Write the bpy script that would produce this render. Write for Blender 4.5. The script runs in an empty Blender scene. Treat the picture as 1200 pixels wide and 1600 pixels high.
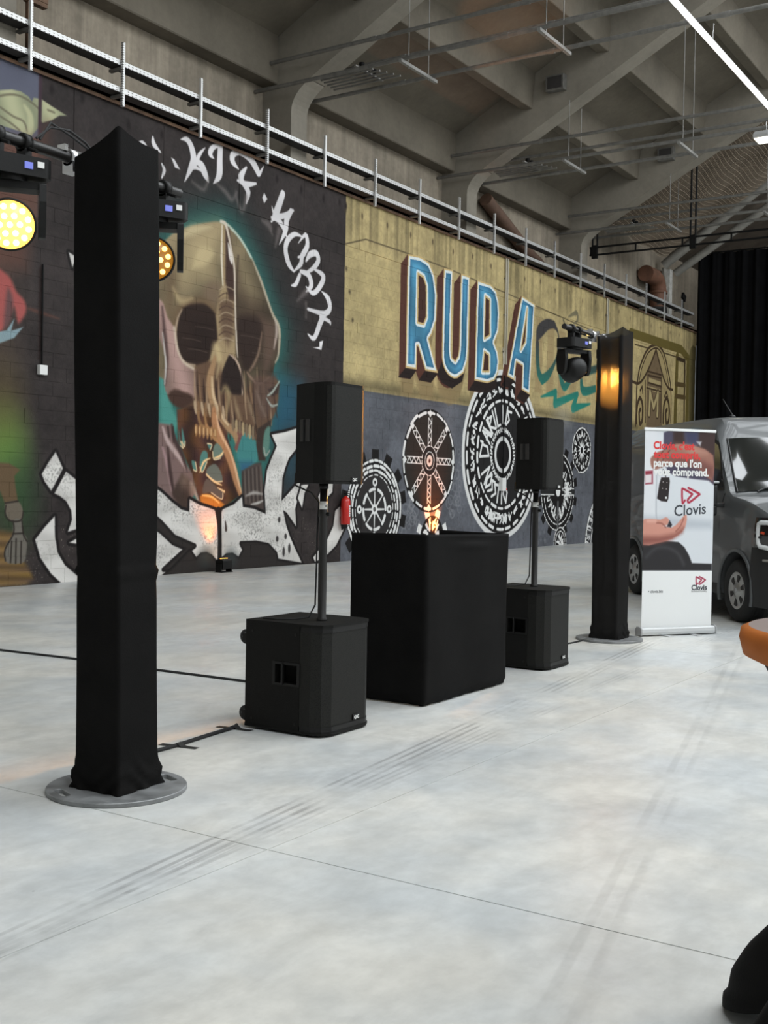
import bpy, bmesh, math, random
import numpy as np
from mathutils import Vector, Matrix
random.seed(7); rng = np.random.default_rng(7)
sc = bpy.context.scene
COL = sc.collection
PI = math.pi

# ------------------------------------------------------------------ camera
# X runs along the painted wall, Y points at it, Z up.  1200x1600 photograph, vanishing points of X and Y.
VA = np.array([1755., 785.]); VB = np.array([-2160., 720.]); PC = np.array([600., 800.])
FPX = math.sqrt(-float(np.dot(VA - PC, VB - PC))); CH = 1.43
_dx = np.array([*(VA - PC), FPX]); _dx /= np.linalg.norm(_dx)
_dy = np.array([*(VB - PC), FPX]); _dy /= np.linalg.norm(_dy)
_dz = np.cross(_dx, _dy)
if _dz[1] > 0: _dz = -_dz
RW = np.stack([_dx, _dy, _dz]); CAM = np.array([0, 0, CH])
def ray(px, py):
    d = RW @ np.array([px - 600., py - 800., FPX]); return d / np.linalg.norm(d)
def on_z(px, py, z=0.):
    d = ray(px, py); return CAM + d * ((z - CH) / d[2])
def on_y(px, py, y):
    d = ray(px, py); return CAM + d * (y / d[1])
def on_x(px, py, x):
    d = ray(px, py); return CAM + d * (x / d[0])
def proj(p):
    c = RW.T @ (np.array(p, float) - CAM); return 600 + FPX * c[0] / c[2], 800 + FPX * c[1] / c[2]
cd = bpy.data.cameras.new('camera'); cam = bpy.data.objects.new('camera', cd); COL.objects.link(cam)
cd.sensor_fit = 'HORIZONTAL'; cd.sensor_width = 36.; cd.lens = FPX / 1200. * 36.; cd.clip_end = 300
r_, u_, b_ = RW @ np.array([1, 0, 0]), RW @ np.array([0, -1, 0]), RW @ np.array([0, 0, -1])
cam.matrix_world = Matrix(((r_[0], u_[0], b_[0], 0), (r_[1], u_[1], b_[1], 0), (r_[2], u_[2], b_[2], CH), (0, 0, 0, 1)))
sc.camera = cam

# ------------------------------------------------------------------ world, exposure
w = bpy.data.worlds.new('world'); sc.world = w; w.use_nodes = True
w.node_tree.nodes['Background'].inputs[0].default_value = (.75, .82, .9, 1)
w.node_tree.nodes['Background'].inputs[1].default_value = .25
sc.view_settings.view_transform = 'Standard'; sc.view_settings.look = 'None'
sc.view_settings.gamma = 1; sc.view_settings.use_curve_mapping = False
sc.view_settings.exposure = -0.72
sc.cycles.max_bounces = 8; sc.cycles.diffuse_bounces = 4; sc.cycles.glossy_bounces = 3; sc.cycles.caustics_reflective = False; sc.cycles.caustics_refractive = False
SKYLIGHT = 9.0          # radiance of the roof glazing
WINDOW = 3.0            # radiance of the glazing in the opposite wall

# ------------------------------------------------------------------ helpers
def lin(c):
    return tuple(((v / 255.) / 12.92 if v / 255. <= .04045 else ((v / 255. + .055) / 1.055) ** 2.4) for v in c)
MATS = {}
def nd(nt, t, **kw):
    n = nt.nodes.new(t)
    for k, v in kw.items(): setattr(n, k, v)
    return n
def mat(name, col=(.5, .5, .5), rough=.6, metal=0., spec=.5, coat=0., noise=0., nscale=6., bump=0., bscale=40., emit=None, estr=0., alpha=1., rvar=0., detail=4., coords='Object'):
    """principled material with procedural mottling, roughness and fine relief"""
    if name in MATS: return MATS[name]
    m = bpy.data.materials.new(name); m.use_nodes = True; MATS[name] = m
    nt = m.node_tree; p = nt.nodes['Principled BSDF']
    p.inputs['Base Color'].default_value = (*col, 1); p.inputs['Roughness'].default_value = rough
    p.inputs['Metallic'].default_value = metal; p.inputs['Specular IOR Level'].default_value = spec
    p.inputs['Coat Weight'].default_value = coat; p.inputs['Coat Roughness'].default_value = .06
    if emit: p.inputs['Emission Color'].default_value = (*emit, 1); p.inputs['Emission Strength'].default_value = estr
    if noise or rvar or bump:
        tc = nd(nt, 'ShaderNodeTexCoord')
    if noise or rvar:
        n = nd(nt, 'ShaderNodeTexNoise'); n.inputs['Scale'].default_value = nscale; n.inputs['Detail'].default_value = detail; n.inputs['Roughness'].default_value = .6
        nt.links.new(tc.outputs[coords], n.inputs['Vector'])
        if noise:
            r = nd(nt, 'ShaderNodeMapRange'); r.inputs[1].default_value = .3; r.inputs[2].default_value = .7
            r.inputs[3].default_value = 1 - noise; r.inputs[4].default_value = 1 + noise
            nt.links.new(n.outputs[0], r.inputs[0])
            x = nd(nt, 'ShaderNodeVectorMath', operation='SCALE'); x.inputs[0].default_value = col
            nt.links.new(r.outputs[0], x.inputs['Scale']); nt.links.new(x.outputs[0], p.inputs['Base Color'])
        if rvar:
            r = nd(nt, 'ShaderNodeMapRange'); r.inputs[1].default_value = .3; r.inputs[2].default_value = .7
            r.inputs[3].default_value = rough - rvar; r.inputs[4].default_value = rough + rvar
            nt.links.new(n.outputs[0], r.inputs[0]); nt.links.new(r.outputs[0], p.inputs['Roughness'])
    if bump:
        n2 = nd(nt, 'ShaderNodeTexNoise'); n2.inputs['Scale'].default_value = bscale; n2.inputs['Detail'].default_value = 3
        nt.links.new(tc.outputs[coords], n2.inputs['Vector'])
        bm_ = nd(nt, 'ShaderNodeBump'); bm_.inputs['Strength'].default_value = bump; bm_.inputs['Distance'].default_value = .01
        nt.links.new(n2.outputs[0], bm_.inputs['Height']); nt.links.new(bm_.outputs[0], p.inputs['Normal'])
    return m

class MB:
    """collects shapes into one mesh"""
    def __init__(s): s.v = []; s.f = []; s.sm = []; s.mi = []
    def add(s, vs, fs, smooth=False, mi=0):
        o = len(s.v); s.v += [tuple(map(float, q)) for q in vs]
        for f in fs: s.f.append([i + o for i in f]); s.sm.append(smooth); s.mi.append(mi)
        return s
    def box(s, a, b, mi=0):
        (x0, y0, z0), (x1, y1, z1) = a, b
        vs = [(x0, y0, z0), (x1, y0, z0), (x1, y1, z0), (x0, y1, z0), (x0, y0, z1), (x1, y0, z1), (x1, y1, z1), (x0, y1, z1)]
        return s.add(vs, [(0, 3, 2, 1), (4, 5, 6, 7), (0, 1, 5, 4), (1, 2, 6, 5), (2, 3, 7, 6), (3, 0, 4, 7)], mi=mi)
    def obox(s, c, sx, sy, sz, M=None, mi=0):
        M = M or Matrix.Identity(3); c = Vector(c); vs = []
        for z in (-1, 1):
            for x, y in ((-1, -1), (1, -1), (1, 1), (-1, 1)):
                vs.append(c + M @ Vector((x * sx / 2, y * sy / 2, z * sz / 2)))
        return s.add(vs, [(0, 3, 2, 1), (4, 5, 6, 7), (0, 1, 5, 4), (1, 2, 6, 5), (2, 3, 7, 6), (3, 0, 4, 7)], mi=mi)
    def cyl(s, p0, p1, r0, r1=None, n=16, caps=True, smooth=True, mi=0):
        r1 = r0 if r1 is None else r1
        p0 = Vector(p0); p1 = Vector(p1); d = (p1 - p0).normalized()
        a = d.orthogonal().normalized(); b = d.cross(a)
        vs = []
        for p, r in ((p0, r0), (p1, r1)):
            for i in range(n):
                t = 2 * PI * i / n; vs.append(p + (a * math.cos(t) + b * math.sin(t)) * r)
        s.add(vs, [(i, (i + 1) % n, n + (i + 1) % n, n + i) for i in range(n)], smooth, mi)
        if caps:
            s.add(vs[:n], [tuple(range(n - 1, -1, -1))], mi=mi); s.add(vs[n:], [tuple(range(n))], mi=mi)
        return s
    def tube(s, path, r, n=8, closed=False, mi=0):
        P = [Vector(p) for p in path]; N = len(P); vs = []; R = r if hasattr(r, '__len__') else [r] * N
        prev = None
        for i, p in enumerate(P):
            d = (P[min(i + 1, N - 1)] - P[max(i - 1, 0)]) if not closed else (P[(i + 1) % N] - P[i - 1])
            d.normalize()
            a = d.orthogonal().normalized() if prev is None else (prev - d * prev.dot(d)).normalized()
            prev = a; b = d.cross(a)
            for k in range(n):
                t = 2 * PI * k / n; vs.append(p + (a * math.cos(t) + b * math.sin(t)) * R[i])
        fs = []
        for i in range(N if closed else N - 1):
            for k in range(n):
                j = (i + 1) % N
                fs.append((i * n + k, i * n + (k + 1) % n, j * n + (k + 1) % n, j * n + k))
        s.add(vs, fs, True, mi)
        if not closed:
            s.add(vs[:n], [tuple(range(n - 1, -1, -1))], mi=mi); s.add(vs[-n:], [tuple(range(n))], mi=mi)
        return s
    def lathe(s, prof, n=32, c=(0, 0, 0), axis=(0, 0, 1), smooth=True, mi=0):
        ax = Vector(axis).normalized(); a = ax.orthogonal().normalized(); b = ax.cross(a); c = Vector(c); vs = []
        for r, h in prof:
            for i in range(n):
                t = 2 * PI * i / n; vs.append(c + ax * h + (a * math.cos(t) + b * math.sin(t)) * r)
        fs = [(j * n + i, j * n + (i + 1) % n, (j + 1) * n + (i + 1) % n, (j + 1) * n + i) for j in range(len(prof) - 1) for i in range(n)]
        return s.add(vs, fs, smooth, mi)
    def prism(s, poly, d0, d1, fn, mi=0, smooth=False):
        """poly in 2D, extruded from d0 to d1; fn(a, b, d) -> 3D"""
        n = len(poly); vs = [fn(a, b, d0) for a, b in poly] + [fn(a, b, d1) for a, b in poly]
        s.add(vs, [tuple(range(n)), tuple(range(2 * n - 1, n - 1, -1))], mi=mi)
        return s.add(vs, [(i, n + i, n + (i + 1) % n, (i + 1) % n) for i in range(n)], smooth, mi)
    def grid(s, fn, nu, nv, smooth=True, mi=0, closeu=False):
        vs = [fn(i / (nu if closeu else nu - 1), j / (nv - 1)) for j in range(nv) for i in range(nu)]
        fs = []
        for j in range(nv - 1):
            for i in range(nu if closeu else nu - 1):
                k = (i + 1) % nu; fs.append((j * nu + i, j * nu + k, (j + 1) * nu + k, (j + 1) * nu + i))
        return s.add(vs, fs, smooth, mi)
    def mesh(s, name):
        me = bpy.data.meshes.new(name); me.from_pydata(s.v, [], s.f)
        me.polygons.foreach_set('use_smooth', s.sm); me.polygons.foreach_set('material_index', s.mi)
        bm = bmesh.new(); bm.from_mesh(me); bmesh.ops.recalc_face_normals(bm, faces=bm.faces); bm.to_mesh(me); bm.free()
        me.update(); return me
    def build(s, name, m, parent=None, bevel=0., seg=2, weld=False):
        me = s.mesh(name)
        for x in (m if isinstance(m, (list, tuple)) else [m]): me.materials.append(x)
        return link(name, me, parent, bevel, seg, weld)
def link(name, me, parent=None, bevel=0., seg=2, weld=False):
    o = bpy.data.objects.new(name, me); COL.objects.link(o); o.parent = parent
    if weld: o.modifiers.new('weld', 'WELD').merge_threshold = 1e-4
    if bevel:
        b = o.modifiers.new('bevel', 'BEVEL'); b.width = bevel; b.segments = seg; b.limit_method = 'ANGLE'; b.angle_limit = .6; b.harden_normals = False
    return o
def tag(o, label, cat, group=None, kind=None):
    if label: o['label'] = label
    if cat: o['category'] = cat
    if group: o['group'] = group
    if kind: o['kind'] = kind
    return o
def thing(name, label, cat, loc=(0, 0, 0), rz=0., group=None):
    o = bpy.data.objects.new(name, None); COL.objects.link(o); o.location = loc; o.rotation_euler = (0, 0, rz)
    o.empty_display_size = .1
    return tag(o, label, cat, group)
def copy_tree(o, parent=None):
    c = o.copy(); COL.objects.link(c); c.parent = parent
    for ch in list(o.children): copy_tree(ch, c)
    return c
def struct(o): o['kind'] = 'structure'; return o
def text_mesh(body, size, bold=0., extrude=.0005, align='LEFT', spacing=1.):
    cu = bpy.data.curves.new('lettering', 'FONT'); cu.body = body; cu.size = size; cu.offset = bold; cu.extrude = extrude
    cu.align_x = align; cu.space_character = spacing; cu.resolution_u = 3
    o = bpy.data.objects.new('lettering', cu); COL.objects.link(o)
    dg = bpy.context.evaluated_depsgraph_get(); me = bpy.data.meshes.new_from_object(o.evaluated_get(dg))
    bpy.data.objects.remove(o); bpy.data.curves.remove(cu); return me
def lettering(body, size, M, m, parent, bold=0., align='LEFT', name='lettering', spacing=1.):
    me = text_mesh(body, size, bold, align=align, spacing=spacing); me.transform(M); me.materials.append(m)
    return link(name, me, parent)
def frame(o, right, up):
    """matrix placing text: origin o, x along right, y along up"""
    r = Vector(right).normalized(); u = Vector(up).normalized(); n = r.cross(u)
    return Matrix(((r.x, u.x, n.x, o[0]), (r.y, u.y, n.y, o[1]), (r.z, u.z, n.z, o[2]), (0, 0, 0, 1)))

# ------------------------------------------------------------------ painting: flat print computed in code
def vnoise(h, w, cell, seed):
    g = np.random.default_rng(seed); gh, gw = int(h / cell) + 3, int(w / cell) + 3
    a = g.random((gh, gw)).astype(np.float32)
    y = np.arange(h, dtype=np.float32) / cell; x = np.arange(w, dtype=np.float32) / cell
    yi = y.astype(int); xi = x.astype(int); fy = y - yi; fx = x - xi
    fy = (fy * fy * (3 - 2 * fy))[:, None]; fx = (fx * fx * (3 - 2 * fx))[None]
    A = a[yi][:, xi]; B = a[yi][:, xi + 1]; Cc = a[yi + 1][:, xi]; D = a[yi + 1][:, xi + 1]
    return (A * (1 - fx) + B * fx) * (1 - fy) + (Cc * (1 - fx) + D * fx) * fy
def spline(P, k=5, closed=False):
    P = [np.array(p, float) for p in P]; n = len(P); out = []
    for i in range(n if closed else n - 1):
        p0 = P[i - 1] if (closed or i > 0) else P[i]; p1 = P[i]; p2 = P[(i + 1) % n]
        p3 = P[(i + 2) % n] if (closed or i + 2 < n) else p2
        for t in np.arange(k) / k:
            out.append(.5 * (2 * p1 + (p2 - p0) * t + (2 * p0 - 5 * p1 + 4 * p2 - p3) * t * t + (3 * p1 - p0 - 3 * p2 + p3) * t ** 3))
    if not closed: out.append(P[-1])
    return out
class Canvas:
    """paint on a plane: u to the right, v up, in metres; colours as display 0-255"""
    def __init__(s, u0, v0, u1, v1, ppm, conv):
        s.u0, s.v0, s.ppm = u0, v0, ppm; s.W = int((u1 - u0) * ppm); s.H = int((v1 - v0) * ppm); s.conv = conv
        s.a = np.zeros((s.H, s.W, 3), np.float32); s.u1, s.v1 = u1, v1
    def win(s, U, V, m):
        i0 = max(0, int((min(U) - m - s.u0) * s.ppm)); i1 = min(s.W, int((max(U) + m - s.u0) * s.ppm) + 2)
        j0 = max(0, int((min(V) - m - s.v0) * s.ppm)); j1 = min(s.H, int((max(V) + m - s.v0) * s.ppm) + 2)
        if i1 <= i0 or j1 <= j0: return None
        x = s.u0 + (np.arange(i0, i1, dtype=np.float32) + .5) / s.ppm; y = s.v0 + (np.arange(j0, j1, dtype=np.float32) + .5) / s.ppm
        X, Y = np.meshgrid(x, y); return i0, i1, j0, j1, X, Y
    def blend(s, wn, al, col):
        i0, i1, j0, j1, X, Y = wn; al = np.clip(al, 0, 1)[..., None]
        c = col(X, Y) if callable(col) else np.array(col, np.float32)
        v = s.a[j0:j1, i0:i1]; v += (c - v) * al
    @staticmethod
    def sdf(P, X, Y):
        d = np.full(X.shape, 1e9, np.float32); ins = np.zeros(X.shape, bool); n = len(P)
        for i in range(n):
            ax, ay = P[i]; bx, by = P[(i + 1) % n]; ex, ey = bx - ax, by - ay; L = ex * ex + ey * ey
            if L < 1e-12: continue
            t = np.clip(((X - ax) * ex + (Y - ay) * ey) / L, 0, 1)
            np.minimum(d, (X - ax - t * ex) ** 2 + (Y - ay - t * ey) ** 2, out=d)
            if by != ay:
                c = (ay > Y) != (by > Y); ins ^= c & (X < (bx - ax) * (Y - ay) / (by - ay) + ax)
        d = np.sqrt(d); return np.where(ins, -d, d)
    def pts(s, P): return [s.conv(*p) for p in P]
    def fill(s, P, col, fe=.012, al=1., sm=0, off=0., raw=False):
        if sm: P = spline(P, sm, True)
        P = P if raw else s.pts(P); wn = s.win([p[0] for p in P], [p[1] for p in P], fe + max(off, 0))
        if wn is None: return
        d = s.sdf(P, wn[4], wn[5]) - off; t = np.clip(.5 - d / (2 * fe), 0, 1)
        s.blend(wn, t * t * (3 - 2 * t) * al, col)
    def fillsd(s, P, fn, sm=0):
        """fn(d, X, Y) -> (colour array, alpha)"""
        if sm: P = spline(P, sm, True)
        P = s.pts(P); wn = s.win([p[0] for p in P], [p[1] for p in P], .1)
        d = s.sdf(P, wn[4], wn[5]); c, al = fn(d, wn[4], wn[5]); s.blend(wn, al, lambda X, Y: c)
    def line(s, P, wd, col, fe=.008, al=1., sm=4, raw=False):
        """tapering stroke; wd in metres, one or one per point"""
        W = list(wd) if hasattr(wd, '__len__') else [wd] * len(P)
        if sm and len(P) > 2:
            Q = spline([(p[0], p[1], w_) for p, w_ in zip(P, W)], sm); P = [(q[0], q[1]) for q in Q]; W = [q[2] for q in Q]
        P = P if raw else s.pts(P); m = max(W) + fe; wn = s.win([p[0] for p in P], [p[1] for p in P], m)
        if wn is None: return
        X, Y = wn[4], wn[5]; d = np.full(X.shape, 1e9, np.float32)
        for i in range(len(P) - 1):
            ax, ay = P[i]; bx, by = P[i + 1]; ex, ey = bx - ax, by - ay; L = ex * ex + ey * ey + 1e-12
            t = np.clip(((X - ax) * ex + (Y - ay) * ey) / L, 0, 1)
            np.minimum(d, np.sqrt((X - ax - t * ex) ** 2 + (Y - ay - t * ey) ** 2) - (W[i] + (W[i + 1] - W[i]) * t) / 2, out=d)
        t = np.clip(.5 - d / (2 * fe), 0, 1); s.blend(wn, t * t * (3 - 2 * t) * al, col)
    def blob(s, p, ru, rv, col, al=1., raw=False, hard=0.):
        u, v = p if raw else s.conv(*p); wn = s.win([u - ru, u + ru], [v - rv, v + rv], .02)
        if wn is None: return
        d = np.sqrt(((wn[4] - u) / ru) ** 2 + ((wn[5] - v) / rv) ** 2); t = np.clip((1 - d) / (1 - hard + 1e-3), 0, 1)
        s.blend(wn, t * t * (3 - 2 * t) * al, col)
    def image(s, name, gain):
        c = s.a / 255.; l = np.where(c <= .04045, c / 12.92, ((c + .055) / 1.055) ** 2.4) * gain; l = np.clip(l, .004, .85)
        e = np.where(l <= .0031308, l * 12.92, 1.055 * l ** (1 / 2.4) - .055)
        px = np.ones((s.H, s.W, 4), np.float32); px[..., :3] = e
        im = bpy.data.images.new(name, s.W, s.H); im.pixels.foreach_set(px.ravel()); im.update(); im.pack(); return im

YW = 13.0
def wpx(px, py):
    p = on_y(px, py, YW); return p[0], p[2]
MU = Canvas(7.4, -.02, 40.9, 7.30, 105, wpx)
def paint_mural():
    C = MU; H, W = C.H, C.W
    ux = (C.u0 + (np.arange(W) + .5) / C.ppm)[None]; vz = (C.v0 + (np.arange(H) + .5) / C.ppm)[:, None]
    n1 = vnoise(H, W, 60, 1); n2 = vnoise(H, W, 14, 2); n3 = vnoise(H, W, 4, 3); n4 = vnoise(H, W, 160, 4)
    n5 = vnoise(H, W, 2, 9)
    mot = (n1 - .5) * .16 + (n2 - .5) * .12 + (n3 - .5) * .1
    one = np.ones((H, W), np.float32)
    yellow = np.stack([166 * one, 150 * one, 108 * one], -1) * (1 + mot)[..., None]
    # rain streaks in the concrete strip above the blocks
    st = vnoise(1, W, 9, 21)[0][None] * .6 + vnoise(1, W, 30, 22)[0][None] * .4
    top = np.clip((vz - 6.2) / .4, 0, 1)
    yellow *= (1 - .22 * top * np.clip((st - .45) * 3, 0, 1))[..., None]
    grey = np.stack([88 * one, 90 * one, 96 * one], -1) * (1 + mot * 1.1)[..., None]
    dark = np.stack([47 * one, 42 * one, 41 * one], -1) * (1 + mot * 1.6)[..., None]
    C.a[:] = dark
    bound = 3.43 + .0 * ux
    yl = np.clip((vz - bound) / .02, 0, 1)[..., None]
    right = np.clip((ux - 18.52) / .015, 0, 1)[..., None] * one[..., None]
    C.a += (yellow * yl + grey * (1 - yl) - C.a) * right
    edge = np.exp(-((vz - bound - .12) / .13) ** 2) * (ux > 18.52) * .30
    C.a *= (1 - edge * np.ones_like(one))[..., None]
    # flecks of worn paint low on the dark panel
    fl = (n5 > .93) & (n1 + n2 > 1.0 + .5 * np.clip(vz - .2, 0, 2)) & (ux < 18.5)
    C.a[fl] = (125, 118, 108)
    # ---------------- left neighbour mural
    lw = (np.clip((10.95 - ux) / np.where(vz > 5.2, .03, 1.1), 0, 1) * one)[..., None]; q_ = np.clip(vz / 6., 0, 1)[..., None] * one[..., None]
    C.a += ((np.array([66, 58, 46]) * (1 - q_) + np.array([84, 66, 60]) * q_) * (1 + mot)[..., None] - C.a) * lw
    C.fill([(-300, -60), (63, 106), (61, 215), (-300, 215)], (88, 90, 104), .02)
    C.fill([(-20, 80), (63, 106), (61, 215), (-20, 215)], (88, 90, 104), .02)
    PALE = lambda X, Y: np.stack([150 + 20 * np.sin(X * 9 + Y * 4), 152 + 18 * np.sin(X * 9 + Y * 4), 122 + 14 * np.sin(X * 9 + Y * 4)], -1)
    C.fill([(-30, 143), (0, 141), (18, 140), (32, 143), (44, 151), (49, 159), (52, 153), (64, 155), (80, 166), (104, 181), (92, 181), (80, 188), (66, 192), (60, 188), (59, 200), (48, 213), (30, 205), (0, 196), (-30, 190)], PALE, .012, sm=0)
    for a_ in ([(-20, 155), (10, 148), (30, 150), (48, 160), (62, 172)], [(0, 168), (20, 182), (36, 190), (42, 206)], [(0, 182), (18, 194), (30, 204)], [(74, 172), (84, 176)]):
        C.line(a_, .03, (96, 90, 74), .015, .8)
    C.line([(38, 166), (46, 180), (47, 200), (42, 212)], [.05, .1, .1, .04], (178, 176, 140), .03, .8)
    C.line([(63, 105), (61, 215)], .06, (60, 45, 52), .02)
    C.fill([(-30, 215), (60, 217), (75, 195), (74, 245), (60, 300), (40, 420), (-30, 420)], (92, 62, 52), .2, .7)
    C.fill([(-20, 420), (12, 430), (25, 455), (38, 470), (40, 488), (28, 505), (22, 480), (12, 500), (0, 520), (-20, 520)], (150, 78, 74), .04, sm=3)
    C.fill([(12, 450), (20, 470), (16, 500), (6, 512), (8, 480)], (92, 66, 66), .05, sm=3)
    C.fill([(-10, 520), (10, 516), (22, 498), (17, 517), (36, 511), (22, 528), (0, 536), (-10, 536)], (122, 142, 148), .012)
    C.line([(44, 482), (62, 488), (92, 498)], [.03, .05, .02], (96, 62, 52), .03, .7); C.line([(62, 420), (61, 560)], .05, (40, 30, 28), .02, .8)
    C.blob((4, 700), .75, .95, (92, 140, 64), .9); C.blob((2, 650), .7, 1.3, (96, 84, 44), .45); C.blob((25, 780), .7, 1.0, (46, 72, 44), .8)
    C.fill([(-20, 826), (20, 832), (30, 870), (46, 890), (52, 905), (40, 913), (-20, 918)], lambda X, Y: np.stack([104 + 16 * np.sin(Y * 40 + X * 3), 82 + 13 * np.sin(Y * 40 + X * 3), 52 + 8 * np.sin(Y * 40)], -1), .05)
    arm = (98, 90, 78)
    C.fill([(-10, 722), (14, 724), (31, 734), (22, 744), (24, 762), (28, 784), (8, 788), (0, 768), (-10, 760)], (92, 74, 54), .02)
    C.fill([(9, 786), (28, 783), (36, 800), (32, 814), (16, 814), (8, 800)], arm, .015, sm=3)
    C.fill([(20, 813), (34, 812), (36, 833), (42, 842), (40, 870), (34, 880), (12, 880), (6, 870), (10, 850), (20, 834)], (100, 96, 88), .015, sm=2)
    for a_ in ([(8, 786), (28, 783)], [(9, 790), (8, 804), (16, 814), (32, 813), (36, 800)], [(20, 814), (21, 833), (8, 858), (8, 876)], [(34, 814), (36, 834), (42, 846)], [(18, 846), (16, 879)], [(25, 842), (24, 880)], [(33, 846), (32, 880)], [(20, 834), (36, 833)]):
        C.line(a_, .022, (40, 34, 30), .01)
    # ---------------- skull panel: airbrushed glow
    sk = [(225, 420), (250, 385), (285, 357), (320, 348), (345, 346), (358, 352), (376, 373), (392, 402), (406, 435), (424, 487), (437, 514), (436, 548), (430, 566), (430, 586), (438, 594), (437, 606), (431, 613), (434, 628), (428, 642), (424, 660), (420, 690), (414, 730), (412, 765), (414, 802), (396, 794), (379, 791), (378, 776), (345, 797), (335, 797), (297, 780), (295, 799), (268, 784), (250, 768), (225, 720)]
    C.fill(sk, (34, 58, 58), .6, .6, off=.40); C.fill(sk, (48, 108, 100), .4, .9, off=.13)
    C.fill([(430, 590), (470, 600), (468, 672), (440, 680), (422, 680)], (36, 78, 98), .35, .85); C.blob((455, 720), .5, 1.0, (38, 66, 78), .8)
    C.fill([(250, 540), (262, 600), (270, 640), (280, 660), (270, 680), (250, 675)], (70, 132, 122), .06)
    # cranium
    def bone(X, Y):
        t = np.clip((X - 13.6) / 2.6, 0, 1); q = np.clip((Y - 4.3) / 2.4, 0, 1)
        s_ = .62 + .42 * q - .28 * t
        nn = .06 * np.sin(X * 7 + np.sin(Y * 5) * 2)
        return np.stack([176 * (s_ + nn), 156 * (s_ + nn), 120 * (s_ + nn)], -1)
    cr = [(225, 420), (250, 385), (268, 366), (285, 357), (320, 348), (345, 346), (358, 352), (376, 373), (392, 402), (406, 435), (424, 487), (437, 514), (437, 545), (430, 566), (420, 600), (400, 640), (330, 640), (270, 600), (225, 560)]
    C.fill(cr, bone, .03, sm=2)
    C.fill([(300, 362), (340, 352), (343, 400), (320, 440), (285, 440), (275, 400)], (182, 164, 124), .35, .6)
    C.fill([(262, 420), (270, 400), (276, 430), (272, 480), (268, 505), (258, 480)], (96, 78, 58), .2, .8)
    C.fill([(368, 420), (400, 460), (425, 500), (425, 545), (400, 570), (370, 560)], (66, 52, 42), .35, .8)
    C.fill([(374, 400), (392, 425), (404, 460), (392, 470), (374, 450)], (136, 122, 94), .3, .7)
    C.fill([(318, 452), (330, 440), (344, 446), (338, 480), (322, 474)], (112, 94, 76), .12, .9, sm=3)
    C.fill([(405, 495), (430, 505), (434, 540), (420, 580), (408, 590), (412, 540)], (88, 70, 60), .15, .9)
    C.line([(394, 405), (408, 440), (424, 487), (436, 514), (435, 552), (430, 566)], [.03, .06, .06, .08, .05, .03], (170, 158, 138), .03)
    C.line([(430, 500), (432, 520), (428, 545)], [.03, .08, .03], (176, 160, 150), .03, .8)
    C.line([(345, 346), (356, 352), (376, 374), (392, 402)], .05, (176, 190, 176), .025)
    # eye sockets
    DK = (42, 30, 25)
    e1 = [(277, 498), (284, 484), (293, 477), (310, 474), (323, 477), (336, 491), (341, 514), (341, 524), (334, 546), (326, 564), (314, 570), (298, 571), (285, 566), (277, 550), (274, 524)]
    C.fill(e1, (104, 84, 62), .1, .9, off=.1, sm=3); C.fill(e1, DK, .04, sm=3); C.fill([(300, 500), (330, 505), (330, 545), (300, 555)], (34, 24, 20), .2, .8)
    C.line([(284, 484), (277, 500), (274, 524), (278, 552), (288, 567), (304, 571)], [.02, .04, .05, .05, .05, .03], (168, 148, 124), .03)
    e2 = [(370, 498), (384, 493), (404, 499), (410, 520), (405, 549), (397, 568), (389, 580), (380, 577), (373, 557), (369, 531)]
    C.fill(e2, (46, 34, 29), .1, sm=3); C.line([(409, 520), (404, 550), (397, 568), (390, 579)], [.02, .05, .05, .03], (126, 104, 88), .04)
    for yy, xx in ((512, 320), (530, 300), (547, 310), (526, 392), (553, 410)):
        C.line([(xx - 16, yy - 2), (xx, yy), (xx + 14, yy + 4)], .012, (96, 82, 72), .01, .6)
    # brow band down the middle
    C.fill([(347, 352), (352, 352), (366, 418), (368, 560), (360, 570), (342, 590), (336, 640), (326, 620), (326, 566), (340, 530), (337, 495), (340, 470), (347, 445)], (150, 130, 98), .04)
    C.fill([(352, 354), (358, 356), (366, 420), (368, 470), (358, 470), (352, 440)], (62, 46, 40), .04); C.fill([(341, 470), (366, 462), (366, 520), (356, 540), (345, 520)], (88, 68, 54), .1, .85)
    for k in range(9):
        y = 448 + k * 10; C.line([(342, y + 6), (352, y), (365, y + 5)], .02, (66, 48, 40) if k % 2 else (160, 142, 116), .015, .8)
    C.line([(347, 352), (346, 400), (348, 445)], [.03, .05, .03], (206, 196, 176), .02)
    C.line([(345, 346), (353, 352), (361, 390), (366, 420), (367, 470), (369, 530), (371, 558)], [.04, .06, .05, .05, .04, .04, .02], (196, 184, 168), .018)
    C.line([(356, 380), (360, 400), (362, 412)], [.02, .1, .03], (206, 198, 190), .02); C.line([(372, 400), (370, 450), (372, 500)], .04, (60, 48, 40), .03, .7)
    # nose
    nz = [(354, 563), (359, 554), (366, 559), (375, 578), (379, 600), (378, 617), (370, 618), (361, 616), (356, 606), (349, 614), (343, 609), (344, 588)]
    C.fill(nz, (38, 28, 25), .03, sm=2); C.line([(359, 554), (368, 562), (376, 580), (379, 600), (378, 617)], [.02, .05, .05, .05, .03], (172, 150, 132), .02)
    # cheek
    PK = lambda X, Y: np.stack([142 + 22 * np.sin(X * 8 + Y * 3), 116 + 18 * np.sin(X * 8 + Y * 3), 108 + 18 * np.sin(X * 8 + Y * 3)], -1)
    C.fill([(240, 468), (254, 472), (262, 497), (272, 512), (276, 540), (283, 560), (296, 575), (310, 578), (306, 600), (309, 612), (300, 628), (284, 634), (270, 628), (262, 618), (256, 600), (258, 560), (250, 530), (240, 520)], PK, .03, sm=2)
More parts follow.
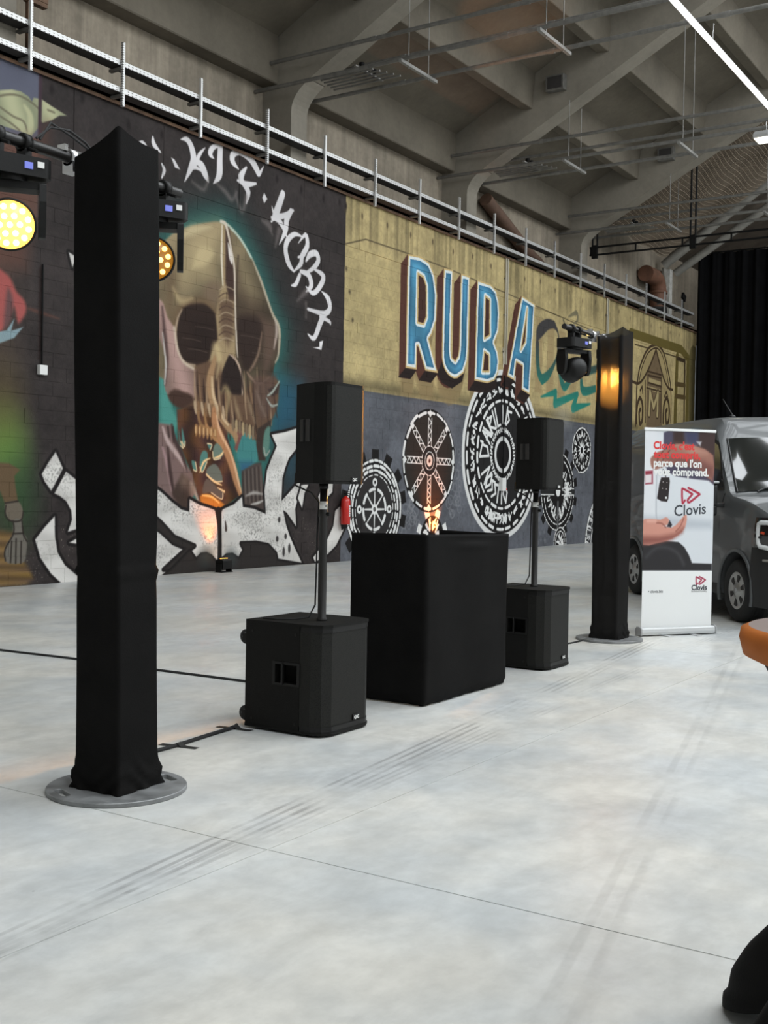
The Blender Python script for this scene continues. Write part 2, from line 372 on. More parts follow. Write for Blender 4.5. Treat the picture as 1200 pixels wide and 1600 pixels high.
    C.line([(253, 480), (258, 530), (261, 560), (258, 600)], [.04, .08, .06, .03], (70, 52, 50), .04, .9); C.line([(254, 520), (259, 570), (257, 600)], [.02, .04, .02], (180, 176, 170), .02)
    C.line([(272, 512), (277, 545), (287, 566), (302, 576)], .05, (186, 170, 152), .03)
    C.fill([(262, 618), (272, 608), (286, 612), (300, 618), (302, 634), (285, 640), (270, 632)], (62, 44, 36), .04, sm=2)
    # upper jaw, right side: drips in brown
    C.fill([(306, 572), (345, 566), (343, 610), (352, 612), (379, 618), (400, 590), (430, 590), (436, 606), (432, 640), (425, 655), (408, 690), (392, 684), (378, 668), (360, 672), (340, 700), (300, 700), (280, 650), (300, 630), (308, 600)], (92, 70, 54), .05, sm=2)
    for k in range(26):
        x = 302 + k * 4.9 + rng.random() * 2; y0 = 574 + (k % 5) * 6 + (40 if 9 < k < 15 else 0); y1 = y0 + 40 + rng.random() * 40
        c_ = [(150, 126, 100), (56, 40, 33), (126, 100, 74), (42, 30, 26)][k % 4]
        C.line([(x, y0), (x + 1, (y0 + y1) / 2), (x + 2 + rng.random() * 5, y1)], [.01, .05, .02], c_, .02, .85)
    C.line([(386, 582), (392, 590), (404, 600), (420, 590)], [.03, .05, .05, .02], (132, 108, 92), .03)
    C.fill([(396, 588), (430, 586), (426, 640), (408, 660), (396, 630)], (84, 66, 58), .1, .8)
    C.fill([(418, 608), (437, 600), (434, 615), (424, 620)], (56, 44, 40), .03); C.line([(418, 618), (426, 612), (436, 596)], [.03, .05, .03], (150, 158, 148), .02)
    C.line([(416, 622), (424, 634), (433, 632)], [.02, .05, .03], (140, 146, 138), .02)
    # long twisted band crossing the teeth
    C.line([(336, 560), (328, 590), (330, 618), (340, 645), (354, 665), (367, 676), (372, 692), (370, 704)], [.1, .16, .18, .16, .14, .2, .16, .06], (150, 120, 88), .03)
    C.line([(331, 590), (333, 618), (343, 645), (356, 664)], [.03, .06, .06, .04], (196, 172, 138), .03)
    C.fill([(364, 662), (378, 664), (381, 690), (374, 704), (366, 700), (372, 682)], (112, 72, 66), .03, sm=3)
    # lower jaw: dark brown melting web with teal holes
    BR = lambda X, Y: np.stack([70 + 18 * np.sin(X * 11 + np.sin(Y * 9)), 46 + 12 * np.sin(X * 11 + np.sin(Y * 9)), 34 + 8 * np.sin(X * 11)], -1)
    C.fill([(276, 640), (300, 634), (330, 640), (352, 672), (366, 720), (378, 772), (345, 796), (330, 795), (312, 788), (295, 730), (278, 690)], BR, .03)
    C.line([(308, 640), (312, 660), (320, 668)], [.05, .07, .03], (130, 98, 66), .02); C.line([(318, 640), (322, 664), (326, 676)], [.04, .06, .03], (146, 110, 72), .02)
    for k in range(9):
        x = 304 + k * 5.5; C.line([(x, 628 + k), (x + 1, 638 + k), (x + 2, 646 + k * 1.2)], [.05, .07, .03], (168, 146, 118) if k % 2 == 0 else (120, 92, 66), .02)
    TE = (74, 118, 110)
    for h_, c_ in (([(313, 712), (318, 704), (324, 708), (323, 722), (316, 738), (312, 730)], TE), ([(336, 694), (346, 692), (350, 706), (344, 716), (334, 718), (332, 706)], (98, 116, 104)), ([(325, 730), (336, 725), (345, 738), (347, 752), (335, 752), (322, 740)], (96, 100, 92)), ([(316, 770), (322, 748), (334, 756), (348, 770), (346, 780), (330, 770)], (92, 80, 72)), ([(324, 693), (331, 695), (328, 703)], TE), ([(279, 672), (282, 690), (286, 700), (281, 696)], TE), ([(284, 668), (289, 690), (288, 698), (284, 690)], TE), ([(299, 720), (305, 722), (307, 736), (302, 734)], TE)):
        C.fill(h_, c_, .02, sm=3); C.line(h_[-3:] , .022, (214, 190, 150), .012)
    for a_ in ([(312, 738), (318, 722), (328, 716)], [(322, 742), (334, 752), (346, 758)], [(334, 716), (344, 712), (350, 704)], [(340, 762), (350, 768)]):
        C.line(a_, [.02, .045, .02], (222, 190, 140), .014)
    C.fill([(312, 776), (322, 772), (334, 776), (350, 788), (345, 797), (335, 797), (318, 792)], (176, 112, 44), .03, sm=2); C.line([(316, 774), (330, 776), (342, 786)], [.02, .04, .02], (240, 186, 110), .02)
    # the tan strap running down to the chin
    C.line([(334, 640), (336, 664), (348, 690), (360, 720), (368, 748), (376, 774)], [.1, .17, .17, .17, .15, .1], (164, 118, 82), .03)
    C.line([(338, 650), (344, 676), (360, 708), (370, 742), (376, 768)], [.03, .06, .05, .06, .03], (206, 166, 130), .025)
    C.line([(322, 664), (332, 680), (346, 696)], [.05, .09, .04], (160, 116, 78), .02)
    # right jaw
    C.fill([(382, 674), (396, 684), (402, 700), (402, 718), (394, 730), (380, 738), (372, 720), (370, 706)], (62, 120, 118), .03, sm=3); C.fill([(374, 722), (394, 722), (388, 735), (376, 738)], (44, 84, 112), .1, .9)
    C.fill([(402, 670), (424, 655), (420, 690), (414, 720), (404, 720), (400, 695)], (54, 44, 38), .03)
    C.fill([(414, 672), (422, 668), (420, 700), (414, 714), (410, 700)], (84, 118, 106), .03, sm=3); C.line([(412, 700), (415, 712), (421, 704)], .03, (150, 150, 140), .02)
    C.fill([(377, 736), (398, 724), (408, 722), (412, 765), (414, 802), (397, 794), (379, 791)], (70, 60, 56), .03)
    for k in range(10):
        x = 379 + k * 3.1; C.line([(x, 738 - k), (x + 1, 760), (x + 2, 785)], [.03, .05, .02], (108, 99, 92) if k % 2 else (46, 38, 35), .03, .6)
    C.line([(384, 775), (396, 770), (410, 772)], [.02, .06, .03], (152, 146, 140), .03); C.line([(392, 788), (402, 786), (411, 782)], [.02, .05, .02], (170, 166, 160), .02)
    # left tendons
    C.fill([(244, 660), (268, 664), (276, 690), (288, 720), (300, 740), (306, 770), (296, 782), (282, 796), (262, 780), (244, 760)], (112, 92, 88), .03)
    for a_, c_ in (([(254, 668), (262, 690), (280, 715), (292, 735)], (172, 152, 148)), ([(268, 664), (272, 685), (284, 710), (292, 736)], (60, 46, 44)), ([(254, 700), (262, 730), (268, 770)], (150, 122, 122)), ([(262, 700), (266, 740), (272, 776)], (58, 42, 40)), ([(286, 745), (300, 760), (311, 786)], (160, 146, 134)), ([(262, 668), (264, 682)], (40, 30, 28)), ([(270, 668), (271, 690)], (46, 34, 32))):
        C.line(a_, [.04] + [.08] * (len(a_) - 2) + [.03], c_, .03, .95)
    C.fill([(268, 770), (284, 740), (296, 750), (298, 782), (295, 799), (280, 795)], (62, 48, 42), .05)
    C.blob((288, 752), .22, .22, (110, 92, 80), .8); C.blob((300, 764), .16, .2, (118, 100, 86), .8)
    for P, wd, c_ in (([(282, 372), (300, 360), (330, 354)], .16, (196, 180, 142)), ([(300, 420), (318, 400), (334, 396)], .3, (188, 170, 130)), ([(270, 450), (282, 470), (300, 466)], .1, (182, 162, 122)), ([(330, 556), (336, 540), (343, 560), (338, 590)], .12, (188, 168, 126)), ([(346, 612), (352, 606), (357, 620), (353, 650)], .10, (162, 142, 104)), ([(366, 622), (370, 640), (376, 656)], .09, (150, 130, 100)), ([(386, 620), (392, 640), (398, 660)], .08, (142, 124, 100)), ([(400, 612), (408, 634), (414, 650)], .06, (120, 104, 92))):
        C.line(P, [.02, wd, .03] if len(P) == 3 else [.02, wd, wd, .03], c_, .07, .7)
    for k in range(7):
        x = 364 + k * 5.2; C.fill([(x - 2, 655 + k * 2), (x + 2, 655 + k * 2), (x + 2.4, 668 + k * 2.4), (x, 674 + k * 2.4), (x - 2.2, 668 + k * 2.4)], (158, 138, 104) if k % 2 else (116, 98, 78), .02, sm=2)
        C.line([(x + 2.6, 655 + k * 2), (x + 2.8, 668 + k * 2.2)], .02, (40, 30, 26), .012)
    for k in range(6):
        x = 306 + k * 6; C.fill([(x - 2, 664 + k), (x + 2.2, 664 + k), (x + 2.4, 676 + k * 1.5), (x, 682 + k * 1.5), (x - 2, 676 + k * 1.5)], (150, 112, 72), .02, sm=2); C.line([(x - .5, 667 + k), (x - .5, 676 + k)], .018, (206, 172, 128), .012)
    # ---------------- white scrolls
    WH = lambda X, Y: np.stack([196 + 10 * np.sin(X * 5 + 2 * np.sin(Y * 9)), 193 + 10 * np.sin(X * 5 + 2 * np.sin(Y * 9)), 188 + 10 * np.sin(X * 5 + 2 * np.sin(Y * 9))], -1)
    OUT = (26, 23, 23)
    def white(P, sm=0, border=.05):
        C.fill(P, OUT, .012, sm=sm, off=border); C.fill(P, WH, .012, sm=sm)
    white([(86.6, 706), (98, 732), (89, 750), (79.5, 767), (70, 753), (65, 741), (75, 723)])
    white([(103, 737), (122, 752), (122, 826), (106, 831), (112, 812), (111, 798), (103, 783), (93, 775), (84.5, 771)])
    white([(85, 806.5), (86, 839), (89.5, 863), (101, 883), (122, 901), (122, 912), (96, 912), (79, 896), (62.5, 871), (54.4, 843), (70, 823)])
    white([(108, 848), (122, 840), (122, 850)]); white([(107, 394), (120, 402), (122, 418), (115, 412), (113, 418)])
    bw = [(240, 760), (252, 769), (267, 783), (283, 796), (295.5, 799.5), (296, 780), (312, 789), (325, 793), (336, 797), (341, 801), (347, 796), (365, 788), (378, 776), (379, 792), (397, 795), (415, 803), (413, 767), (417, 735), (424, 716), (432, 697), (424, 679), (445, 675), (474, 666), (474, 693), (462, 702), (451, 716), (445, 732), (441, 748), (439.5, 783), (465, 754), (480, 754), (466, 775), (461, 795), (462.7, 822.7), (447.7, 801), (442, 797), (447, 820), (453, 839), (472, 881), (460, 884), (240, 900)]
    white(bw)
    blk = [(44, 40, 38)]
    for P in ([(240, 806), (252, 817), (272, 839), (304, 853), (295, 860), (269, 889), (255, 890), (291, 857), (270, 848), (252, 831), (240, 822)], [(269, 889), (296, 861), (306, 875), (314, 867), (322, 866), (330, 870), (336, 877), (340, 878), (347, 874), (354, 868), (363, 867), (373, 874), (381, 859), (376, 849), (400, 848), (419, 852), (431, 865), (433, 876), (474, 883), (474, 895), (250, 905)]):
        C.fill(P, OUT, .012, off=.04); C.fill(P, blk[0], .03)
    for c_ in ((321, 872), (360, 873)): C.blob(c_, .32, .3, (52, 58, 58), .8)
    C.line([(341, 799), (343, 830), (343, 890)], [.16, .1, .12], (30, 26, 25), .012)
    C.fill([(334, 795), (348, 795), (343, 806), (340, 806)], (30, 26, 25), .02)
    C.line([(352, 815), (353, 828)], [.03, .06], (70, 60, 56), .015); 
    for q in ((446, 838), (443, 862), (452, 857), (433, 842), (436, 812)): C.blob(q, .05, .12 if q[1] > 855 else .07, (48, 44, 44), .9, hard=.5)
    white([(471, 757.5), (481.5, 757), (475.5, 771), (471.7, 794), (465, 778.5)]); white([(508, 752), (520, 752), (519, 769), (510, 778), (500, 790), (497, 776)])
    white([(523.5, 798), (520.5, 822), (510, 844.5), (500, 856), (489, 871), (492, 878), (508, 870), (525, 852), (538, 825), (532, 819), (532, 790)])
    # soot and block patches showing through the white
    bl = np.random.default_rng(31); uu, vv = MU.u0, MU.v0
    for k in range(260):
        u = 10 + bl.random() * 8.4; v = .25 + bl.random() * 1.9
        i, j = int((u - uu) * C.ppm), int((v - vv) * C.ppm)
        if C.a[j, i].min() < 165: continue
        wn = C.win([u - .2, u + .2], [v - .09, v + .09], .02); s_ = n5[wn[2]:wn[3], wn[0]:wn[1]]
        msk = (C.a[wn[2]:wn[3], wn[0]:wn[1]].min(-1) > 150)
        C.blend(wn, (s_ > .62) * msk * .28 * (.4 + bl.random()), (110, 108, 104))
    # ---------------- gothic lettering round the skull
    LT = lambda X, Y: np.stack([np.clip(205 - 8 * np.sin(Y * 7), 0, 255)] * 3, -1) * np.array([1, .985, .99])
    def let(P, wpx_, al=1.):
        C.line(P, [w_ * .0155 for w_ in wpx_], LT, .012, al)
    def fade(P, wpx_): C.line(P, [w_ * .0155 for w_ in wpx_], (120, 112, 110), .05, .55)
    let([(282, 218), (291, 218), (298, 228), (302, 248), (297, 264), (288, 284)], [1, 6, 8, 9, 7, 1]); let([(320, 231), (311, 242), (305, 258)], [1, 5, 4])
    let([(305, 252), (314, 258), (320, 272), (325, 284)], [5, 9, 9, 2]); let([(296, 266), (305, 262), (316, 268)], [2, 4, 2]); fade([(300, 284), (318, 296), (326, 278)], [2, 4, 2])
    let([(334, 248), (328, 240), (333, 230), (346, 226)], [1, 7, 6, 3]); let([(344, 225), (343, 250), (342, 274), (333, 287)], [8, 9, 9, 1]); fade([(338, 287), (352, 300), (362, 312), (370, 300)], [2, 6, 5, 1])
    let([(372, 264), (363, 252), (364, 241), (374, 238), (390, 248), (400, 264), (404, 272), (411, 260)], [2, 8, 8, 7, 9, 9, 6, 1]); let([(384, 262), (376, 276), (380, 288), (387, 300), (384, 318)], [3, 9, 6, 8, 2])
    let([(371, 282), (384, 288), (399, 287)], [3, 7, 3]); fade([(384, 308), (378, 330), (370, 312), (368, 298)], [6, 5, 4, 1])
    C.fill([(412, 301), (417, 311), (412, 318), (409, 309)], LT, .01); C.fill([(267, 246), (272, 249), (281, 265), (273, 262)], LT, .01)
    let([(441, 303), (436, 318), (430, 334), (424, 346)], [9, 10, 10, 3]); let([(424, 322), (428, 334), (440, 338), (457, 329)], [1, 5, 7, 4]); let([(454, 330), (447, 344), (446, 360), (436, 382)], [7, 9, 8, 1])
    let([(424, 340), (438, 348), (450, 376)], [4, 7, 1]); fade([(410, 345), (420, 352), (425, 366)], [4, 8, 2]); fade([(436, 360), (430, 385)], [8, 3])
    let([(472, 370), (460, 366), (449, 376), (446, 392), (451, 412), (459, 424)], [2, 6, 8, 8, 8, 3]); let([(459, 424), (470, 412), (472, 400), (480, 384), (477, 367), (466, 380)], [2, 7, 8, 8, 6, 1]); let([(466, 402), (476, 398)], [3, 4])
    let([(478, 408), (484, 398), (494, 396), (497, 408), (488, 420), (474, 428)], [3, 8, 8, 8, 6, 2]); let([(470, 424), (482, 430), (486, 446), (478, 456)], [5, 8, 8, 2]); let([(490, 420), (505, 432), (498, 450), (488, 458), (478, 448)], [3, 8, 8, 6, 2]); let([(468, 430), (462, 444), (455, 446)], [6, 6, 2]); fade([(478, 456), (464, 470)], [8, 2])
    let([(502, 455), (512, 466), (515, 482), (506, 490), (481, 483)], [1, 8, 8, 7, 4]); let([(513, 484), (502, 500), (491, 528), (481, 522)], [5, 9, 7, 2]); let([(500, 495), (514, 502), (516, 508)], [4, 5, 1]); fade([(478, 474), (478, 496)], [4, 2])
    C.fill([(499, 534), (505, 532), (502, 547), (489, 543), (499, 542)], LT, .012)
    let([(214, 232), (222, 226), (230, 236)], [6, 8, 4]); let([(238, 214), (240, 226), (250, 238)], [2, 6, 2]); let([(252, 256), (256, 266), (252, 278)], [2, 5, 2])
    for q in ((80, 140), (128, 153), (200, 195), (252, 210), (432, 280), (470, 297), (505, 310), (530, 316), (540, 322)): C.blob(q, .07, .13, (26, 20, 20), .9)
    # ---------------- bolt holes and cracks in the yellow strip
    for k in range(22):
        u = 19.1 + k * .93; v = 6.93 + .05 * math.sin(k * 3)
        C.blob((u, v), .05, .1, (70, 58, 44), .9, raw=True, hard=.2); C.line([(u, v), (u + .01, v - .35 - .2 * rng.random())], [.03, .01], (112, 98, 70), .02, .5, raw=True, sm=0)
    for k in range(12): C.line([(19.4 + k * 1.86, 7.3), (19.4 + k * 1.86, 6.45)], .012, (104, 92, 66), .008, .8, raw=True, sm=0)
    C.line([(540, 381), (571, 374), (636, 396), (700, 420), (795, 460), (880, 497), (942, 524)], .03, (86, 76, 56), .008, .9, sm=0)
    for q in ((541, 420), (546, 456), (551, 500), (539, 330)): C.blob(q, .07, .08, (60, 52, 40), .8)
    # ---------------- RUBA
    R1 = [(636.7, 396.7), (656, 400.4), (670, 410), (678.7, 430), (683, 461), (681.5, 501), (674.4, 523.7), (670, 530), (684, 583), (664.5, 579), (653, 541), (651.5, 541), (651, 577.5), (633.4, 574.7)]
    R1c = [(653, 427), (661.7, 433), (666, 447), (666, 495), (661.7, 506.7), (651.8, 503.9)]
    U1 = [(692.9, 418.8), (707.6, 421.7), (704.5, 546), (706, 558), (711, 563), (715.5, 556), (717, 545), (719.8, 427.3), (734, 431.6), (732, 540), (730, 565), (724, 583), (714, 591), (709, 591.5), (704, 589), (699, 584.5), (695, 578), (692, 570), (690.5, 558), (690.5, 530)]
    B1 = [(745.3, 437.3), (766.5, 444.3), (775, 454), (779.5, 470), (780.7, 490), (779.3, 518), (772.5, 535), (778, 549), (780, 565), (778.5, 582), (772, 595), (760.9, 598.8), (741, 594.5)]
    B1a = [(758, 462.8), (765, 468.4), (765, 523.7), (756.6, 529.4)]; B1b = [(756.6, 549), (763.7, 554.9), (763.7, 580.4), (753.8, 580.4)]
    A1 = [(814.7, 461.4), (836, 475.5), (827.5, 617), (814.7, 608.7), (816, 572), (806.5, 566), (803.4, 594.5), (792, 587.5)]; A1c = [(823.5, 482), (820.6, 534), (813.5, 547)]
    for P in (R1, U1, B1, A1):
        for t in range(5): C.fill([(x - 4 - t, y + 22 + t * 5) for x, y in P], (128, 112, 80), .03, .5)
    # ---------------- teal loops on the yellow
    def tl(X, Y):
        t = np.clip((Y - 4.1) / 1.3, 0, 1)[..., None]; return np.array([40, 118, 104]) * (1 - t) + np.array([60, 58, 58]) * t
    for k in range(4): C.fill([(838 + k * 18, 495 + k * 10), (848 + k * 18, 500 + k * 10), (846 + k * 18, 615 + k * 4), (835 + k * 18, 612 + k * 4)], (142, 122, 88), .03, .6)
    C.line([(839, 530), (843.7, 517), (855, 507), (865, 507)], [.12, .36, .3, .2], tl, .03); C.line([(865, 507), (871, 518), (873, 534), (871, 553), (865, 571), (856, 586), (847, 593)], [.2, .08, .06, .08, .14, .24, .26], tl, .03)
    C.line([(847, 593), (842, 583), (839.5, 560), (839.6, 537)], [.26, .22, .2, .2], tl, .03)
    C.line([(874, 545), (875, 580), (881, 605), (891, 593), (896, 580)], [.3, .26, .22, .2, .1], tl, .03); C.line([(908, 590), (911, 611), (931, 607)], [.16, .26, .2], tl, .03); C.line([(920, 580), (932, 576)], .22, tl, .04)
    C.line([(845, 620), (868, 613), (867, 631), (902, 616), (895, 638), (922, 631)], [.04, .2, .24, .16, .26, .05], tl, .03, sm=1)
    C.line([(888, 495), (900, 489), (902, 500), (896, 506)], [.05, .14, .1, .05], (96, 92, 74), .03, .8); C.line([(880, 500), (884, 512)], .06, (80, 76, 60), .03)
    C.blob((880, 650), 1.2, .5, (150, 148, 136), .5)
    # ---------------- gears
    SI = (214, 214, 212); K_ = (24, 23, 23)
    def ring(c, r, col, wd, fe=.01, a0=0., a1=2 * PI, n=48, al=1.): C.line([(c[0] + r * math.cos(a0 + (a1 - a0) * i / n), c[1] + r * math.sin(a0 + (a1 - a0) * i / n)) for i in range(n + 1)], wd, col, fe, al, sm=0, raw=True)
    def disc(c, r, col, fe=.012): C.blob(c, r, r, col, raw=True, hard=.985)
    def dashes(c, r, n, wd, col=SI, duty=.75, ph=0., jit=.0):
        for i in range(n):
            a0 = ph + 2 * PI * i / n; j = (rng.random() - .5) * jit; ring(c, r + j, col, wd * (.8 + .4 * rng.random()), .008, a0, a0 + 2 * PI / n * duty * (.7 + .3 * rng.random()), 5)
    def teeth(c, r, n, sz, col=K_):
        for i in range(n):
            a = 2 * PI * (i + .5) / n; ca, sa = math.cos(a), math.sin(a); P = []
            for da, rr in ((-1, 0), (1, 0), (1, 1), (-1, 1)):
                P.append((c[0] + (r + rr * sz) * ca - da * sz * .6 * sa, c[1] + (r + rr * sz) * sa + da * sz * .6 * ca))
            C.fill(P, col, .012, raw=True)
    def glyphs(c, r, h, n, wd, col=SI, a0=0., a1=2 * PI):
        for i in range(n):
            a = a0 + (a1 - a0) * i / n
            for q in range(3):
                P = [];
                for s_ in range(3):
                    aa = a + (rng.random() - .5) * (a1 - a0) / n * .8; rr = r + (rng.random() - .5) * h; P.append((c[0] + rr * math.cos(aa), c[1] + rr * math.sin(aa)))
                C.line(P, wd, col, .008, sm=2, raw=True)
    # chains of pale circles on the grey
    for k in range(60):
        t = rng.random(); x = 622 + t * 20 + rng.random() * 14 if k % 2 else 700 + rng.random() * 22; y = 760 + rng.random() * 75 if k % 2 else 690 + rng.random() * 120
        c_ = wpx(x, y); r = .05 + .08 * rng.random(); ring(c_, r, (124, 126, 130), .02, .02, al=.7, n=12)
    for k in range(24): C.blob((838 + rng.random() * 14, 770 + rng.random() * 80), .1, .1, (122, 124, 128), .5)
    # g1
    g = (19.735, 1.03); teeth(g, 1.02, 14, .22); disc(g, 1.06, K_); disc(g, .74, (44, 42, 42))
    for r, n, wd in ((1.0, 34, .06), (.9, 22, .075), (.8, 26, .06), (.70, 22, .03)): dashes(g, r, n, wd, jit=.03)
    disc(g, .52, (44, 42, 42)); dashes(g, .42, 8, .07, duty=.8)
    for a in range(8): C.line([(g[0] + .1 * math.cos(a * PI / 4), g[1] + .1 * math.sin(a * PI / 4)), (g[0] + .36 * math.cos(a * PI / 4), g[1] + .36 * math.sin(a * PI / 4))], [.05, .035], SI, .01, sm=0, raw=True)
    disc(g, .11, SI); disc(g, .05, (90, 88, 86))
    for a in range(4): q = (g[0] + .56 * math.cos(a * PI / 2), g[1] + .56 * math.sin(a * PI / 2)); disc(q, .09, SI); disc(q, .035, K_)
    # g2 wheel
    g = (21.93, 2.1); teeth((22.1, .36), .52, 8, .17, SI); disc((22.1, .36), .52, K_); glyphs((22.1, .36), .34, .3, 14, .05)
    disc(g, 1.16, K_); disc(g, 1.04, (46, 40, 36)); dashes(g, 1.09, 18, .07, duty=.85, jit=.05)
    for a in range(8):
        an = a * PI / 4; ca, sa = math.cos(an), math.sin(an)
        for o in (-.07, .07): C.line([(g[0] + .34 * ca - o * sa, g[1] + .34 * sa + o * ca), (g[0] + .95 * ca - o * sa, g[1] + .95 * sa + o * ca)], .025, SI, .008, sm=0, raw=True)
        for q in range(6):
            r0 = .38 + q * .095; C.line([(g[0] + r0 * ca - .06 * sa * (-1) ** q, g[1] + r0 * sa + .06 * ca * (-1) ** q), (g[0] + (r0 + .09) * ca + .06 * sa * (-1) ** q, g[1] + (r0 + .09) * sa - .06 * ca * (-1) ** q)], .03, SI, .008, sm=0, raw=True)
        q = (g[0] + 1.05 * ca, g[1] + 1.05 * sa); C.fill([(q[0] + .09 * math.cos(t), q[1] + .09 * math.sin(t)) for t in (0, PI / 2, PI, 3 * PI / 2)], SI, .01, raw=True)
    disc(g, .34, (40, 33, 31)); dashes(g, .33, 16, .03); dashes(g, .2, 12, .025, duty=.85); disc(g, .13, (212, 196, 186)); disc(g, .045, (90, 50, 40))
    # g3 the great dial
    g = (25.5, 2.36); disc(g, 2.12, (206, 206, 204)); disc(g, 1.98, K_); disc(g, 1.30, (34, 33, 33))
    dashes(g, 1.86, 26, .09, duty=.7); dashes(g, 1.34, 22, .08, duty=.7); glyphs(g, 1.6, .22, 30, .045)
    for a in range(16): disc((g[0] + 1.6 * math.cos(a * .39 + .1), g[1] + 1.6 * math.sin(a * .39 + .1)), .06, SI)
    # lettering between the rings, upright towards the rim
    def chars(txt, r, a0, da, hh, wd):
        S = {'D': [[(0, 0), (0, 1)], [(0, 1), (.7, .8), (.7, .2), (0, 0)]], "'": [[(.3, 1), (.3, .75)]], 'A': [[(0, 0), (.35, 1), (.7, 0)], [(.1, .4), (.6, .4)]], 'V': [[(0, 1), (.35, 0), (.7, 1)]],
             'R': [[(0, 0), (0, 1), (.6, .8), (0, .5), (.7, 0)]], 'I': [[(.3, 0), (.3, 1)]], 'L': [[(.1, 1), (.1, 0), (.6, 0)]], 'U': [[(0, 1), (.05, .1), (.5, .1), (.6, 1)]], 'S': [[(.6, .9), (.1, .8), (.5, .4), (.1, .05)]],
             'N': [[(0, 0), (0, 1), (.6, 0), (.6, 1)]], 'O': [[(.3, 1), (0, .5), (.3, 0), (.6, .5), (.3, 1)]], 'T': [[(.3, 0), (.3, 1)], [(0, 1), (.7, 1)]], 'H': [[(0, 0), (0, 1)], [(.6, 0), (.6, 1)], [(0, .5), (.6, .5)]], 'F': [[(0, 0), (0, 1), (.6, 1)], [(0, .5), (.5, .5)]], 'C': [[(.6, .9), (.1, .7), (.1, .2), (.6, .1)]], 'Y': [[(0, 1), (.3, .5), (.6, 1)], [(.3, .5), (.3, 0)]]}
        for i, ch in enumerate(txt):
            a = a0 + da * i
            for st_ in S.get(ch, []):
                P = []
                for x, y in st_:
                    rr = r + (y - .5) * hh * (1 if da < 0 else -1); aa = a + (x - .35) * hh * .8 / r * (-1 if da < 0 else 1); P.append((g[0] + rr * math.cos(aa), g[1] + rr * math.sin(aa)))
                C.line(P, wd, SI, .01, sm=0, raw=True)
    chars("D'AVRIL US", .98, PI * .98, -.2, .46, .07); chars('NOSSITO', .98, PI * 1.18, .2, .46, .07); chars('CHROFFSYO', 1.6, PI * 1.33, .085, .24, .05)
    disc(g, .72, K_); glyphs(g, .62, .12, 44, .03); disc(g, .52, K_); disc(g, .46, (206, 206, 204)); disc(g, .35, K_)
    C.line([(g[0], g[1] - .44), (g[0], g[1] + .44)], .015, (120, 120, 120), .008, sm=0, raw=True)
    C.line([(25.47, 4.4), (25.47, 4.7), (25.4, 5.0)], [.05, .1, .03], SI, .01, raw=True)
    # g4
    g = (28.86, 1.47); teeth(g, 1.08, 14, .2); disc(g, 1.1, K_); dashes(g, 1.06, 40, .04); dashes(g, .9, 30, .04); glyphs(g, .6, .3, 20, .04); C.line([(g[0] - 1.05, g[1]), (g[0] + 1.05, g[1])], .16, (40, 40, 40), .01, sm=0, raw=True); glyphs((g[0] + .6, g[1]), .1, .5, 10, .03)
    C.line([(g[0] - 1.05, g[1] + .09), (g[0] + 1.05, g[1] + .09)], .03, SI, .01, sm=0, raw=True); C.line([(g[0] - 1.05, g[1] - .09), (g[0] + 1.05, g[1] - .09)], .03, SI, .01, sm=0, raw=True)
    C.line([(g[0], g[1] - .2), (g[0], g[1] - 1.0)], .1, (90, 90, 90), .03, sm=0, raw=True); disc(g, .26, K_); disc(g, .14, SI)
    for s_ in (-1, 1): C.line([(g[0] + s_ * .45, g[1] - .25), (g[0] + s_ * .35, g[1] - .6), (g[0] + s_ * .1, g[1] - .8)], [.02, .06, .02], SI, .01, raw=True)
    g = (29.05, .08); disc(g, .42, K_); dashes(g, .4, 16, .04); dashes(g, .3, 14, .04); chars('', 1, 0, 1, 1, 1); glyphs(g, .14, .2, 6, .05)
    # g5 oval
    g = (30.43, 2.66); disc(g, .68, K_); dashes(g, .64, 26, .05, jit=.04); glyphs(g, .46, .2, 16, .035); disc(g, .3, K_)
    for a in range(14): C.line([(g[0] + .14 * math.cos(a * .45), g[1] + .16 * math.sin(a * .45)), (g[0] + .3 * math.cos(a * .45 + .1), g[1] + .34 * math.sin(a * .45 + .1))], [.06, .01], SI, .01, sm=0, raw=True)
    disc(g, .15, SI); disc(g, .09, K_)
    # g6 quarter of a large wheel
    g = (32.9, -.3); disc(g, 2.2, (54, 54, 56)); dashes(g, 2.1, 60, .09); glyphs(g, 1.95, .3, 50, .04); ring(g, 1.72, SI, .05); ring(g, 1.0, SI, .06); disc((31.6, .75), .2, SI); disc((31.6, .75), .08, K_); disc((32.1, .3), .14, SI)
    for P in (R1, U1, B1, A1):
        for t in range(24, 0, -1):
            q = t / 24; C.fill([(x - 10.5 * q, y + 15 * q) for x, y in P], (78, 48, 40), .012)
    for P in ([(633, 575), (651, 578), (641, 592), (622, 589)], [(664, 579), (684, 583), (673, 598), (654, 594)], [(690, 565), (700, 585), (714, 592), (724, 584), (728, 570), (722, 596), (706, 607), (690, 598), (683, 585)], [(741, 595), (761, 599), (776, 592), (776, 606), (762, 614), (732, 610)], [(792, 588), (804, 595), (795, 606), (783, 602)], [(814, 609), (828, 617), (820, 630), (806, 622)]):
        C.fill(P, (36, 28, 26), .012)
    def blue(d, X, Y):
        d = -d; t = np.clip((d - .10) / .13, 0, 1)[..., None]
        c = np.array([52, 100, 130]) * (1 - t) + np.array([74, 134, 164]) * t
        c = c * (1 + .10 * np.sin(X * 6 + Y * 3)[..., None] + .07 * np.sin(Y * 2.1)[..., None])
        c = np.where((d < .10)[..., None], np.array([206, 214, 214]), c); c = np.where((d < .04)[..., None], np.array([190, 166, 116]), c)
        return c.astype(np.float32), np.clip(d / .012 + .5, 0, 1)
